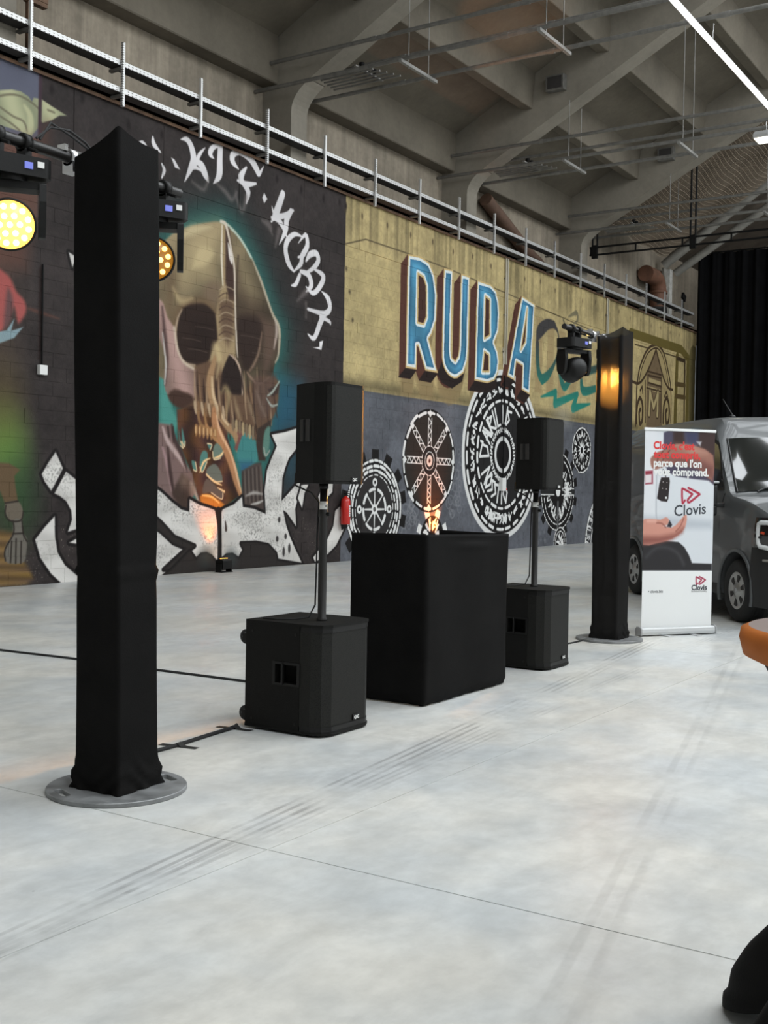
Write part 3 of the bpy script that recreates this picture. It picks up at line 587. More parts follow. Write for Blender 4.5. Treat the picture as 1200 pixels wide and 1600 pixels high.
    def hole(d, X, Y):
        c = np.broadcast_to(np.array([64, 42, 36], np.float32), d.shape + (3,)).copy()
        o = d + .0; c[(o > -.025)] = (190, 166, 116); c[o > .025] = (206, 214, 214)
        return c, np.clip((.085 - d) / .012, 0, 1)
    for P, hs in ((R1, [R1c]), (U1, []), (B1, [B1a, B1b]), (A1, [A1c])):
        C.fillsd(P, blue)
        for h_ in hs: C.fillsd(h_, hole)
    # ---------------- emblem at the far end
    BN = (66, 52, 38)
    C.fill([(1000, 594), (1006, 555), (1015, 543), (1024, 539), (1032, 543), (1038, 555), (1046, 600), (1048, 680), (996, 680)], (142, 126, 88), .02, .6)
    C.fill([(1025, 546), (1034, 582), (1034, 680), (1009, 680), (1010, 585)], (108, 92, 70), .02)
    C.fill([(1014, 590), (1033, 597), (1033, 604), (1013, 599)], (160, 144, 104), .015); C.fill([(1012, 603), (1033, 609), (1033, 615), (1012, 609)], (160, 144, 104), .015)
    for P, wd in (([(996, 596), (999, 576), (1007.6, 553), (1015, 542.5), (1023.6, 538.8), (1030, 541.4), (1037.4, 553), (1043.8, 580), (1048, 608), (1048, 660)], .09), ([(999, 594), (1002, 577), (1010, 556), (1017, 547), (1024, 544), (1029, 546), (1035, 556), (1041, 580), (1045, 606)], .05), ([(1025, 546), (1016, 570), (1005.5, 591), (997, 599), (988, 596)], .09), ([(1025, 546), (1032, 574), (1037, 592), (1044, 606), (1051, 609)], .09), ([(1012, 580), (1033, 586)], .06), ([(1012, 586), (1033, 591)], .06), ([(1013, 598), (1033, 604)], .06), ([(1010, 606), (1033, 612)], .06), ([(1008, 595), (1008, 660)], .06), ([(1033, 590), (1032, 660)], .06), ([(995, 600), (993, 665)], .1)):
        C.line(P, wd, BN, .012)
    C.line([(1014, 647), (1015.6, 612), (1021, 637), (1028, 614), (1026.8, 649)], .26, BN, .012, sm=0); C.line([(1014, 647), (1015.6, 612), (1021, 637), (1028, 614), (1026.8, 649)], .16, (164, 148, 108), .012, sm=0)
    for cx_ in (999.5, 1041): C.line([(cx_ - 5, 660), (cx_ - 4, 635), (cx_, 622), (cx_ + 4, 632), (cx_ + 4, 655), (cx_, 662), (cx_ - 1, 645), (cx_ + 1, 640)], .14, BN, .012)
    C.line([(1000, 610), (1003, 604), (1004, 614)], .08, BN, .012, sm=0); C.line([(1038, 620), (1041, 612), (1043, 620)], .08, BN, .012, sm=0)
    OL = (96, 84, 44)
    C.line([(985, 520), (1000, 525), (1064, 546), (1075, 560), (1072, 690)], .30, OL, .012, sm=0); C.line([(1058, 557), (1055, 640), (1054, 690)], .3, OL, .012, sm=0)
    C.line([(1058, 560), (1070, 564), (1068, 690)], .14, (60, 48, 34), .012, sm=0)
    for y in (600, 619): C.line([(1056, y), (1070, y + 2)], .16, (84, 70, 44), .012, sm=0)
    C.line([(1083, 560), (1081, 690)], .9, (84, 76, 46), .03, sm=0, al=.8)
    C.line([(992, 538), (1012, 544)], .05, (80, 68, 48), .01); C.line([(1036, 551), (1058, 558)], .05, (80, 68, 48), .01)
    # faint block joints and scuffs in the paint
    v = .02
    sc_ = (n5 > .9) & (n2 > .62) & (ux > 18.5); C.a[sc_] *= .86
paint_mural()

# ------------------------------------------------------------------ materials of the building
def wall_mat(name, img):
    m = bpy.data.materials.new(name); m.use_nodes = True; nt = m.node_tree; p = nt.nodes['Principled BSDF']
    g = nd(nt, 'ShaderNodeNewGeometry'); s = nd(nt, 'ShaderNodeSeparateXYZ'); nt.links.new(g.outputs['Position'], s.inputs[0])
    def mr(o, a, b):
        r = nd(nt, 'ShaderNodeMapRange'); r.clamp = False; r.inputs[1].default_value = a; r.inputs[2].default_value = b; nt.links.new(o, r.inputs[0]); return r.outputs[0]
    c = nd(nt, 'ShaderNodeCombineXYZ'); nt.links.new(mr(s.outputs[0], MU.u0, MU.u0 + MU.W / MU.ppm), c.inputs[0]); nt.links.new(mr(s.outputs[2], MU.v0, MU.v0 + MU.H / MU.ppm), c.inputs[1])
    t = nd(nt, 'ShaderNodeTexImage'); t.image = img; t.extension = 'EXTEND'; t.interpolation = 'Cubic'; nt.links.new(c.outputs[0], t.inputs[0])
    nt.links.new(t.outputs[0], p.inputs['Base Color']); p.inputs['Roughness'].default_value = .62; p.inputs['Specular IOR Level'].default_value = .15
    n = nd(nt, 'ShaderNodeTexNoise'); n.inputs['Scale'].default_value = 45; n.inputs['Detail'].default_value = 4; nt.links.new(g.outputs['Position'], n.inputs['Vector'])
    b = nd(nt, 'ShaderNodeBump'); b.inputs['Strength'].default_value = .35; b.inputs['Distance'].default_value = .01; nt.links.new(n.outputs[0], b.inputs['Height']); nt.links.new(b.outputs[0], p.inputs['Normal'])
    return m
M_MURAL = wall_mat('painted block wall', MU.image('mural paint', 1.1))

def concrete(name, base, warm=.0, streak=.0, amp=.3, rough=.8, scale=.7, bump=.3):
    """weathered concrete: broad stains, fine grain, optional vertical streaks (world position)"""
    m = bpy.data.materials.new(name); m.use_nodes = True; nt = m.node_tree; p = nt.nodes['Principled BSDF']
    g = nd(nt, 'ShaderNodeNewGeometry')
    def noise(sc_, det, vec=None, rg=.6):
        n = nd(nt, 'ShaderNodeTexNoise'); n.inputs['Scale'].default_value = sc_; n.inputs['Detail'].default_value = det; n.inputs['Roughness'].default_value = rg
        nt.links.new(vec or g.outputs['Position'], n.inputs['Vector']); return n.outputs[0]
    def ramp(o, a, b, c, d):
        r = nd(nt, 'ShaderNodeMapRange'); r.inputs[1].default_value = a; r.inputs[2].default_value = b; r.inputs[3].default_value = c; r.inputs[4].default_value = d; nt.links.new(o, r.inputs[0]); return r.outputs[0]
    def mul(a, b):
        x = nd(nt, 'ShaderNodeMath', operation='MULTIPLY'); nt.links.new(a, x.inputs[0]); nt.links.new(b, x.inputs[1]); return x.outputs[0]
    f = mul(ramp(noise(scale, 6), .32, .68, 1 - amp, 1 + amp), ramp(noise(scale * 14, 5), .3, .7, 1 - amp * .35, 1 + amp * .35))
    if streak:
        mp = nd(nt, 'ShaderNodeMapping'); mp.inputs['Scale'].default_value = (3.2, 3.2, .16); nt.links.new(g.outputs['Position'], mp.inputs[0])
        f = mul(f, ramp(noise(1.3, 5, mp.outputs[0], .7), .35, .65, 1 - streak, 1 + streak * .6))
    x = nd(nt, 'ShaderNodeVectorMath', operation='SCALE'); x.inputs[0].default_value = base; nt.links.new(f, x.inputs['Scale']); nt.links.new(x.outputs[0], p.inputs['Base Color'])
    p.inputs['Roughness'].default_value = rough; p.inputs['Specular IOR Level'].default_value = .25
    b = nd(nt, 'ShaderNodeBump'); b.inputs['Strength'].default_value = bump; b.inputs['Distance'].default_value = .02
    nt.links.new(noise(9, 6), b.inputs['Height']); nt.links.new(b.outputs[0], p.inputs['Normal'])
    return m
M_CONC = concrete('bare roof concrete', (.138, .121, .094), amp=.2, streak=0.)
M_CONCW = concrete('stained upper wall concrete', (.27, .232, .18), amp=.28, streak=.22)
M_COLM = concrete('column concrete', (.235, .213, .175), amp=.15)
M_PLASTER = concrete('pale wall plaster', (.5, .49, .46), amp=.1)

def floor_mat():
    m = bpy.data.materials.new('power floated concrete floor'); m.use_nodes = True; nt = m.node_tree; p = nt.nodes['Principled BSDF']
    g = nd(nt, 'ShaderNodeNewGeometry'); L = nt.links.new
    def noise(sc_, det, rot=None, rg=.6, dist=0.):
        n = nd(nt, 'ShaderNodeTexNoise'); n.inputs['Scale'].default_value = sc_; n.inputs['Detail'].default_value = det; n.inputs['Roughness'].default_value = rg; n.inputs['Distortion'].default_value = dist
        v = g.outputs['Position']
        if rot:
            mp = nd(nt, 'ShaderNodeMapping'); mp.inputs['Scale'].default_value = rot[0]; mp.inputs['Rotation'].default_value = (0, 0, rot[1]); L(v, mp.inputs[0]); v = mp.outputs[0]
        L(v, n.inputs['Vector']); return n.outputs[0]
    def ramp(o, a, b, c, d):
        r = nd(nt, 'ShaderNodeMapRange'); r.interpolation_type = 'SMOOTHSTEP'; r.inputs[1].default_value = a; r.inputs[2].default_value = b; r.inputs[3].default_value = c; r.inputs[4].default_value = d; L(o, r.inputs[0]); return r.outputs[0]
    def mul(a, b):
        x = nd(nt, 'ShaderNodeMath', operation='MULTIPLY'); L(a, x.inputs[0]); L(b, x.inputs[1]); return x.outputs[0]
    f = mul(mul(ramp(noise(.55, 5, dist=.4), .3, .7, .88, 1.07), ramp(noise(2.2, 5, ((1., 2.2, 1.), .5), .65, .4), .3, .7, .89, 1.06)), ramp(noise(11, 5, None, .65), .3, .7, .93, 1.05))
    mx = nd(nt, 'ShaderNodeMix', data_type='RGBA'); mx.inputs[6].default_value = (.485, .505, .505, 1); mx.inputs[7].default_value = (.56, .545, .50, 1)
    L(ramp(noise(.8, 3), .3, .7, 0, 1), mx.inputs[0])
    x = nd(nt, 'ShaderNodeVectorMath', operation='SCALE'); L(mx.outputs[2], x.inputs[0])
    # tyre marks: thin worn bands on their own lines across the slab
    s = nd(nt, 'ShaderNodeSeparateXYZ'); L(g.outputs['Position'], s.inputs[0])
    def band(px, py, qx, qy, wd, dark, freq):
        nonlocal f
        a = on_z(px, py); b = on_z(qx, qy); d = (b - a)[:2]; d /= np.linalg.norm(d); n_ = np.array([-d[1], d[0]])
        dt = nd(nt, 'ShaderNodeVectorMath', operation='DOT_PRODUCT'); L(g.outputs['Position'], dt.inputs[0]); dt.inputs[1].default_value = (n_[0], n_[1], 0)
        sub = nd(nt, 'ShaderNodeMath', operation='SUBTRACT'); L(dt.outputs['Value'], sub.inputs[0]); sub.inputs[1].default_value = float(np.dot(a[:2], n_))
        ab = nd(nt, 'ShaderNodeMath', operation='ABSOLUTE'); L(sub.outputs[0], ab.inputs[0])
        inside = ramp(ab.outputs[0], wd * .6, wd, 1., 0.)
        wv = nd(nt, 'ShaderNodeMath', operation='SINE'); sc2 = nd(nt, 'ShaderNodeMath', operation='MULTIPLY'); L(sub.outputs[0], sc2.inputs[0]); sc2.inputs[1].default_value = freq; L(sc2.outputs[0], wv.inputs[0])
        k = mul(mul(inside, ramp(wv.outputs[0], -.2, .7, 0., 1.)), ramp(noise(1.7, 4), .4, .6, 0.1, 1.))
        o = nd(nt, 'ShaderNodeMath', operation='MULTIPLY_ADD'); L(k, o.inputs[0]); o.inputs[1].default_value = -dark; o.inputs[2].default_value = 1.; f = mul(f, o.outputs[0])
    band(0, 1478, 500, 1245, .11, .32, 120.); band(420, 1300, 740, 1160, .08, .18, 150.); band(860, 1580, 1000, 1310, .10, .12, 70.)
    vo = nd(nt, 'ShaderNodeTexVoronoi'); vo.inputs['Scale'].default_value = 3.1; L(g.outputs['Position'], vo.inputs['Vector'])
    f = mul(f, ramp(vo.outputs['Distance'], .012, .022, .55, 1.))
    L(f, x.inputs['Scale']); L(x.outputs[0], p.inputs['Base Color'])
    L(ramp(noise(1.6, 3), .25, .75, .28, .42), p.inputs['Roughness']); p.inputs['Specular IOR Level'].default_value = .42
    b = nd(nt, 'ShaderNodeBump'); b.inputs['Strength'].default_value = .06; b.inputs['Distance'].default_value = .01; L(noise(3, 5), b.inputs['Height']); L(b.outputs[0], p.inputs['Normal'])
    return m
M_FLOOR = floor_mat()
M_JOINT = mat('pale joint filler', (.60, .60, .58), .7, noise=.25, nscale=30, coords='Object')

# ------------------------------------------------------------------ floor: slabs between saw cuts
XJ = [-10, -3.15, 3.535, 10.2, 16.9, 23.6, 30.3, 37., 46.]; YJ = [-15., -7.2, -2.2, 2.81, 7.8, 13.0]
fl = struct(MB().box((-10, -15, -.3), (46, 13.9, -.004)).build('floor', M_JOINT))
for i in range(len(XJ) - 1):
    for j in range(len(YJ) - 1):
        g_ = .0035
        MB().box((XJ[i] + g_, YJ[j] + g_, -.12), (XJ[i + 1] - g_, YJ[j + 1] - (g_ if j < len(YJ) - 2 else 0), 0)).build('slab', M_FLOOR, fl)

# ------------------------------------------------------------------ painted wall: concrete strip above courses of blocks
WX0, WX1, WTOP, BAND = 6.0, 40.5, 7.27, 6.24
wb = struct(MB().box((WX0, YW + .002, 0), (WX1, YW + .30, WTOP)).build('wall_back', M_MURAL))
MB().box((-10, YW + .02, 0), (WX0, YW + .3, WTOP)).build('plain_wall', M_PLASTER, wb)
bw_, bh = .5, .208
blk = MB().box((-bw_ / 2 + .0015, -.006, -bh / 2 + .0015), (bw_ / 2 - .0015, .02, bh / 2 - .0015)).mesh('block'); blk.materials.append(M_MURAL)
cand = []
for r in range(30):
    z = bh * (r + .5); x = WX0 + (.5 if r % 2 else .25)
    while x < WX1 - .2:
        px, py = proj((x, YW, z)); px2, _ = proj((x + .5, YW, z)); _, py2 = proj((x, YW, z + bh)); area = abs((px2 - px) * (py2 - py))
        hid = px < 4 or 116 < px < 252 or (465 < px < 568 and 596 < py < 756) or (800 < px < 875 and 650 < py < 768) or px > 1085 or (925 < px < 992 and py > 510) or (548 < px < 800 and py > 835)
        cand.append((area if not hid else area * 1e-3, x, z)); x += .5
cand.sort(reverse=True)
def blkdy(): return abs(rng.normal(0, .0025))
for a, x, z in cand[:298]:
    o = bpy.data.objects.new('block', blk); COL.objects.link(o); o.parent = wb; o.location = (x, YW + blkdy(), z)
rest = MB()
for a, x, z in cand[298:]:
    d = blkdy(); rest.box((x - bw_ / 2 + .0015, YW - .006 + d, z - bh / 2 + .0015), (x + bw_ / 2 - .0015, YW + .02, z + bh / 2 - .0015))
rest.build('blocks', M_MURAL, wb)['kind'] = 'stuff'
x = WX0
while x < WX1 - .1:
    x2 = min(x + 1.86, WX1); MB().box((x + .004, YW - .012 + blkdy(), BAND + .008), (x2 - .004, YW + .02, WTOP - .01)).build('concrete_panel', M_MURAL, wb, bevel=.006, seg=1); x = x2
# rusted steel angle along the top of the wall
M_RUST = mat('rusted steel', (.13, .075, .045), .8, noise=.45, nscale=5, bump=.3)
struct(MB().box((WX0, YW - .06, WTOP - .01), (WX1, YW + .9, WTOP + .05)).box((WX0, YW - .06, WTOP - .06), (WX1, YW - .045, WTOP + .04)).build('trim_1', M_RUST))

# ------------------------------------------------------------------ upper wall, columns, roof
YU = 13.68; XR = [3.37, 10.06, 16.74, 23.43, 30.10]; CW = .48
def slab_z(y): return 10.45 + (12.04 - y) * .52
def raft_z(y): return 9.20 + (12.0 - y) * .53
wu = struct(MB().box((-2, YU, 7.2), (46, YU + .3, 10.1)).build('wall_upper', M_CONCW))
for xr in XR[1:]:
    P = [(13.0, 7.3), (13.0, 8.35)]
    for k in range(1, 8):   # curved haunch into the rafter underside
        t = k / 7; P.append((13.0 - .38 * t * t, 8.35 + .52 * (t ** .9)))
    P += [(12.62, slab_z(12.62)), (YU + .02, slab_z(YU)), (YU + .02, 7.3)]
    MB().prism(P, xr, xr + CW, lambda a, b, d: (d, a, b)).build('column', M_COLM, wu)
ce = struct(MB().prism([(14.0, slab_z(14.)), (-.5, slab_z(-.5)), (-.5, slab_z(-.5) + .25), (14.0, slab_z(14.) + .25)], -4, 31.2, lambda a, b, d: (d, a, b)).build('ceiling', M_CONC))
for xr in XR:
    P = [(12.62, raft_z(12.62)), (-.3, raft_z(-.3)), (-.3, slab_z(-.3) + .05), (12.62, slab_z(12.62) + .05)]
    MB().prism(P, xr, xr + CW, lambda a, b, d: (d, a, b)).build('rafter', M_CONC if xr < 16 else M_COLM, ce, bevel=.03, seg=1)
for i in range(len(XR)):
    x0 = XR[i] + CW; x1 = XR[i + 1] if i + 1 < len(XR) else XR[i] + CW + .6
    if i + 1 == len(XR): continue
    for k in range(6):
        y = 11.50 - 1.79 * k; z = slab_z(y) - .68
        MB().prism([(y - .14, z), (y + .14, z + .02), (y + .20, slab_z(y + .2) + .02), (y - .2, slab_z(y - .2) + .02)], x0, x1, lambda a, b, d: (d, a, b)).build('purlin', M_CONC, ce, bevel=.015, seg=1)
    MB().box((x0, 13.31, 8.90), (x1, YU + .01, 9.95)).build('eave_beam', M_CONC, wu, bevel=.02, seg=1)
MB().box((-2, 13.31, 8.9), (XR[0], YU, 9.95)).build('eave_beam', M_CONC, wu)
# far bay: darker boarded roof on steel behind the netting
M_FARROOF = concrete('brown boarded far roof', (.115, .095, .075), amp=.3, streak=.0, scale=1.2)
MB().prism([(14.0, slab_z(14.) + .3), (-.5, slab_z(-.5) + .3), (-.5, slab_z(-.5) + .5), (14.0, slab_z(14.) + .5)], 31.2, 46, lambda a, b, d: (d, a, b)).build('far_roof', M_FARROOF, ce)
# other half of the hall, out of frame: roof slope, walls, glazing that lights the place
M_GLASSL = mat('roof glazing', (.8, .85, .9), .3, emit=(.93, .97, 1.0), estr=SKYLIGHT)
MB().prism([(-.5, slab_z(-.5)), (-15, 9.4), (-15, 9.65), (-.5, slab_z(-.5) + .25)], -4, 46, lambda a, b, d: (d, a, b)).build('roof_slab', M_CONC, ce)
for i in range(7):
    x0 = -2.6 + 6.68 * i
    for y0, y1 in ((-10.2, -7.3), (-6.9, -4.0), (-3.6, -.8)):
        zz = lambda y: 9.4 + (y + 15) * (slab_z(-.5) - 9.4) / 14.5 - .03
        MB().add([(x0, y0, zz(y0)), (x0 + 5.4, y0, zz(y0)), (x0 + 5.4, y1, zz(y1)), (x0, y1, zz(y1))], [(0, 1, 2, 3)]).build('skylight_pane', M_GLASSL, ce)
    for y0, y1 in ((-.3, 1.2), (1.6, 3.1), (3.5, 4.9)):
        if x0 + 3 > 26: continue
        MB().add([(x0 + .1, y0, slab_z(y0) - .03), (x0 + 5.3, y0, slab_z(y0) - .03), (x0 + 5.3, y1, slab_z(y1) - .03), (x0 + .1, y1, slab_z(y1) - .03)], [(0, 1, 2, 3)]).build('skylight_pane', M_GLASSL, ce)
wf = struct(MB().box((-10, -15.3, 0), (46, -15, 10)).build('wall_front', M_PLASTER))
M_WINL = mat('window glazing', (.8, .85, .9), .3, emit=(.93, .97, 1.0), estr=WINDOW)
for i in range(7): struct(MB().box((-7 + 6.7 * i, -15.0, 3.5), (-2.6 + 6.7 * i, -14.96, 8.2)).build('window_%d' % (i + 1), M_WINL))
struct(MB().box((-10.3, -15, 0), (-10, 14, 17)).build('wall_left', M_PLASTER))
struct(MB().box((44.5, -15, 0), (44.8, 14, 17)).build('wall_right', M_CONCW))

# ------------------------------------------------------------------ services overhead
M_GALV = mat('galvanised steel', (.50, .50, .49), .5, .75, noise=.15, nscale=8)
M_GALVD = mat('dull galvanised steel', (.20, .195, .18), .55, .6, noise=.2, nscale=8)
M_BLKM = mat('black painted steel', (.006, .006, .006), .6, spec=.15)
M_DARKM = mat('dark tray shadow gap', (.03, .027, .025), .8)
def perforated(name):
    m = mat(name, (.62, .62, .61), .45, .6); nt = m.node_tree; p = nt.nodes['Principled BSDF']; g = nd(nt, 'ShaderNodeNewGeometry'); s = nd(nt, 'ShaderNodeSeparateXYZ'); nt.links.new(g.outputs['Position'], s.inputs[0])
    def slot(o, f, th):
        a = nd(nt, 'ShaderNodeMath', operation='MULTIPLY'); a.inputs[1].default_value = f; nt.links.new(o, a.inputs[0]); b = nd(nt, 'ShaderNodeMath', operation='FRACT'); nt.links.new(a.outputs[0], b.inputs[0])
        c = nd(nt, 'ShaderNodeMath', operation='LESS_THAN'); c.inputs[1].default_value = th; nt.links.new(b.outputs[0], c.inputs[0]); return c.outputs[0]
    mx = nd(nt, 'ShaderNodeMath', operation='MULTIPLY'); nt.links.new(slot(s.outputs[0], 12.5, .38), mx.inputs[0]); nt.links.new(slot(s.outputs[2], 28., .3), mx.inputs[1])
    r = nd(nt, 'ShaderNodeMix', data_type='RGBA'); r.inputs[6].default_value = (.62, .62, .61, 1); r.inputs[7].default_value = (.06, .055, .05, 1); nt.links.new(mx.outputs[0], r.inputs[0]); nt.links.new(r.outputs[2], p.inputs['Base Color'])
    return m
M_PERF = perforated('perforated galvanised sheet')
# cable tray on the ledge of the painted wall: two levels on slotted struts
TS = 12.74 / 13.0          # the tray stands proud of the wall face, clear of the columns
t = thing('cable_tray', 'two-tier perforated galvanised cable tray along the top of the painted wall', 'cable tray', (9 * TS, 12.74, 7.1))
for zt in (.69, .29):
    a = MB(); x0, x1 = -3, 30.6
    a.box((x0, 0, zt - .075), (x1, .006, zt)); a.box((x0, .224, zt - .075), (x1, .23, zt)); a.build('tray_side', M_PERF, t)
    MB().box((x0, .002, zt - .08), (x1, .228, zt - .074)).build('tray_bottom', M_DARKM, t)
for k in range(18):
    o = (10.77 - 9 - 1.755 + 1.752 * k) * TS
    MB().box((o - .022, -.05, .0), (o + .022, -.006, .95)).build('strut', M_PERF, t)
    for zb in (.59, .19): MB().box((o - .03, -.02, zb - .04), (o + .03, .24, zb)).build('bracket', M_GALVD, t)
# pipes in pairs straddling each rafter, square to the wall
grp = 'pipes hung across the hall under the rafters'
PIP = []
for xr, nm in ((16.74, 'first'), (23.43, 'second'), (30.1, 'third')):
    c = xr + CW / 2
    for dx, z, ys, nm2 in ((-.48, 9.21, 13.3, 'upper pipe on the near side'), (.48, 9.21, 13.3, 'upper pipe on the far side'), (-.48, 8.75, 13.66, 'lower pipe on the near side'), (.48, 8.75, 13.3, 'lower pipe on the far side')):
        if dx > 0: ys = 13.3
        p = MB().cyl((0, 0, 0), (0, -11.5, 0), .036, n=12)
        for q in range(4): p.cyl((0, -2.2 - 2.9 * q, 0), (0, -2.32 - 2.9 * q, 0), .044, n=12)
        o = p.build('pipe', M_GALVD); o.location = (c + dx, ys, z); PIP.append((c + dx, z))
        tag(o, 'grey steel %s of the %s rafter past the skull' % (nm2, nm), 'pipe', grp)
    for q, yy in enumerate((10.42, 7.86)):
        h = thing('pipe_hanger', 'steel channel on threaded rods under the %s rafter, %s its column' % (nm, 'nearer' if q == 0 else 'farther from'), 'pipe hanger', (c, yy, 8.75), 0, 'pipe hangers on threaded rods')
        MB().box((-.60, -.03, -.09), (.60, .03, -.037)).build('channel', mat('weathered zinc channel', (.22, .215, .2), .6, .3), h)
        for s in (-.33, .33): MB().cyl((s if s < 0 else s, 0, -.12), (s, 0, raft_z(yy) - 8.75 + .02), .009, n=6).build('threaded_rod', M_GALVD, h)
    # bundle of short conduits on the lower pair by the column
    b = thing('conduit_bundle', 'bundle of short grey conduits lying on the lower pipes at the %s column' % nm, 'conduits', (c, 12.45, 8.82), 0, 'conduit bundles at the columns')
    for q in range(6): MB().cyl((-.32 + q * .13, .02 * q - .1, 0), (-.32 + q * .13, -1.15 - .06 * q, .0), .018, n=8).build('conduit', M_GALVD, b)
    MB().box((-.42, -1.0, .02), (.46, -.95, .045)).build('clamp_bar', M_GALVD, b)
    for q in range(3): MB().lathe([(.0, 0), (.03, 0), (.03, .05), (.05, .06), (.05, .10), (0, .10)], 12, (-.2 + .2 * q, -.975, .045)).build('cap', M_BLKM, b)
# linear light hung below the pipes, along the hall
M_TUBE = mat('lit diffuser', (.9, .9, .9), .4, emit=(1., .98, .93), estr=3.2)
ll = thing('linear_light', 'long white linear light hung lengthwise below the pipes, running off overhead', 'light', (10, 5.52, 8.42))
MB().box((0, -.035, 0), (20.3, .035, .05)).build('housing', mat('white aluminium', (.75, .75, .73), .4), ll)
MB().prism([(-.033, 0), (-.025, -.022), (.025, -.022), (.033, 0)], 0.02, 20.28, lambda a, b, d: (d, a, b)).build('diffuser', M_TUBE, ll)
for q in range(6):
    xx = 1.0 + q * 3.35; MB().tube([(xx, 0, .05), (xx, 0, .2), (xx + .03, 0, .24), (xx + .03, 0, .34), (xx + .06, 0, 1.2 if q % 2 else .33)], .006, 6).build('hanger_hook', M_GALV, ll)
# high bay lamp hung from the second pair of pipes
hp = on_x(1197, 216, 22.75)
hb = thing('high_bay_lamp', 'lit square high bay lamp hung from the second group of pipes', 'lamp', tuple(hp))
MB().prism([(-.2, -.02), (.2, -.02), (.2, .05), (.08, .14), (-.08, .14), (-.2, .05)], -.2, .2, lambda a, b, d: (a, d, b)).build('housing', mat('grey cast housing', (.35, .35, .34), .5, .3), hb, bevel=.01)
MB().box((-.18, -.18, -.045), (.18, .18, -.02)).build('diffuser', mat('lit lamp glass', (.9, .9, .8), .3, emit=(1., .95, .72), estr=14.), hb, bevel=.01)
MB().tube([(0, 0, .13), (.02, 0, .2), (-.02, 0, .27), (0, 0, max(.3, 8.75 - hp[2] - .036))], .008, 6).build('hook', M_GALV, hb)
# black double track with its drop rods
tr = thing('lighting_track', 'black double bar track hung on black drop rods before the curtain', 'track', (30.62, 12.95, 8.22))
for z in (0, .215): MB().box((-.03, -9, z - .022), (.03, .0, z + .022)).build('bar', M_BLKM, tr)
for q in range(7): MB().box((-.02, -.05 - .95 * 1.4 * q, 0), (.02, .0 - .95 * 1.4 * q - .01, .215)).build('spacer', M_BLKM, tr)
for yy, zt in ((-.15, 9.05), (-2.98, 10.5), (-6.2, 12.1)):
    for s in (-.07, .07): MB().cyl((0, yy + s, .2), (0, yy + s, zt - 8.22 + .4), .028, n=8).build('drop_rod', M_BLKM, tr)
    MB().box((-.06, yy - .14, zt - 8.22 - .02), (.06, yy + .14, zt - 8.22 + .45)).build('clamp_box', M_BLKM, tr)
    MB().box((-.05, yy - .08, -.1), (.05, yy + .08, .27)).build('coupler', M_BLKM, tr)
# black drape at the end of the hall
M_DRAPE = mat('black stage drape', (.004, .004, .0045), .95, spec=.1, noise=.3, nscale=3)
cu = thing('stage_curtain', 'tall black pleated stage curtain hanging across the end of the hall', 'curtain', (40.0, 12.82, 0))
def drape(u, v):
    y = -20 * u; return (.06 * math.sin(y * 13) + .03 * math.sin(y * 29 + 1), y, .02 + 9.9 * v)
MB().grid(drape, 420, 3).build('cloth', M_DRAPE, cu)
MB().cyl((0, .1, 9.95), (0, -20, 9.95), .03, n=8).build('rail', M_BLKM, cu)
for q in range(24): MB().tube([(0, -.2 - .42 * q, 9.90), (.03, -.2 - .42 * q, 9.95), (0, -.2 - .42 * q, 10.0)], .012, 5).build('hook', M_BLKM, cu)
# netting under the far bay, draped from the rafter side to the tubes
M_NET = mat('pale netting cord', (.33, .27, .20), .9)
net = MB(); NU, NV = 84, 60
def netp(u, v):
    y = 12.6 - 9.0 * u; base = raft_z(y) + .35 + .5 * math.sin(u * 2.2)
    x = 30.98 + 5.0 * v
    sag = -.42 * math.sin(v * PI * .8) ** 1.2 * (.35 + .65 * u) + .10 * math.sin(u * 23 + v * 5) * math.sin(v * 9)
    return Vector((x, y, base + sag))
G = [[netp(i / NU, j / NV) for j in range(NV + 1)] for i in range(NU + 1)]
for i in range(0, NU + 1): net.tube(G[i], .008, 3)
for j in range(0, NV + 1): net.tube([G[i][j] for i in range(NU + 1)], .008, 3)
o = net.build('safety_net', M_NET); tag(o, 'pale cord safety netting sagging under the far roof bay', 'net', kind='stuff')
M_NETB = mat('brown protective sheet', (.12, .092, .066), .9, noise=.35, nscale=2.5)
sh = MB().grid(lambda u, v: tuple(netp(u, v) + Vector((0, 0, .06))), 48, 30); o = sh.build('roof_sheet', M_NETB); tag(o, 'brown protective sheet lying on the safety netting under the far roof', 'sheet')
# steel struts of the far roof
M_STEELP = mat('grey painted steel tube', (.22, .21, .185), .6, noise=.2, nscale=4)
for q, (a, b, r) in enumerate(((on_x(1003, 442, 38.1), on_x(1215, 272, 38.1), .16), (on_x(1035, 442, 39.3), on_x(1215, 312, 39.3), .14))):
    a = Vector(a); b = Vector(b); a = a if a.y < 13.4 else a + (b - a) * ((a.y - 13.4) / (a.y - b.y)); o = MB().cyl((0, 0, 0), b - a, r, n=16).build('steel_strut', M_STEELP); o.location = a
    tag(o, ('thick' if q == 0 else 'thinner') + ' grey steel tube strut rising under the netted far bay', 'strut')
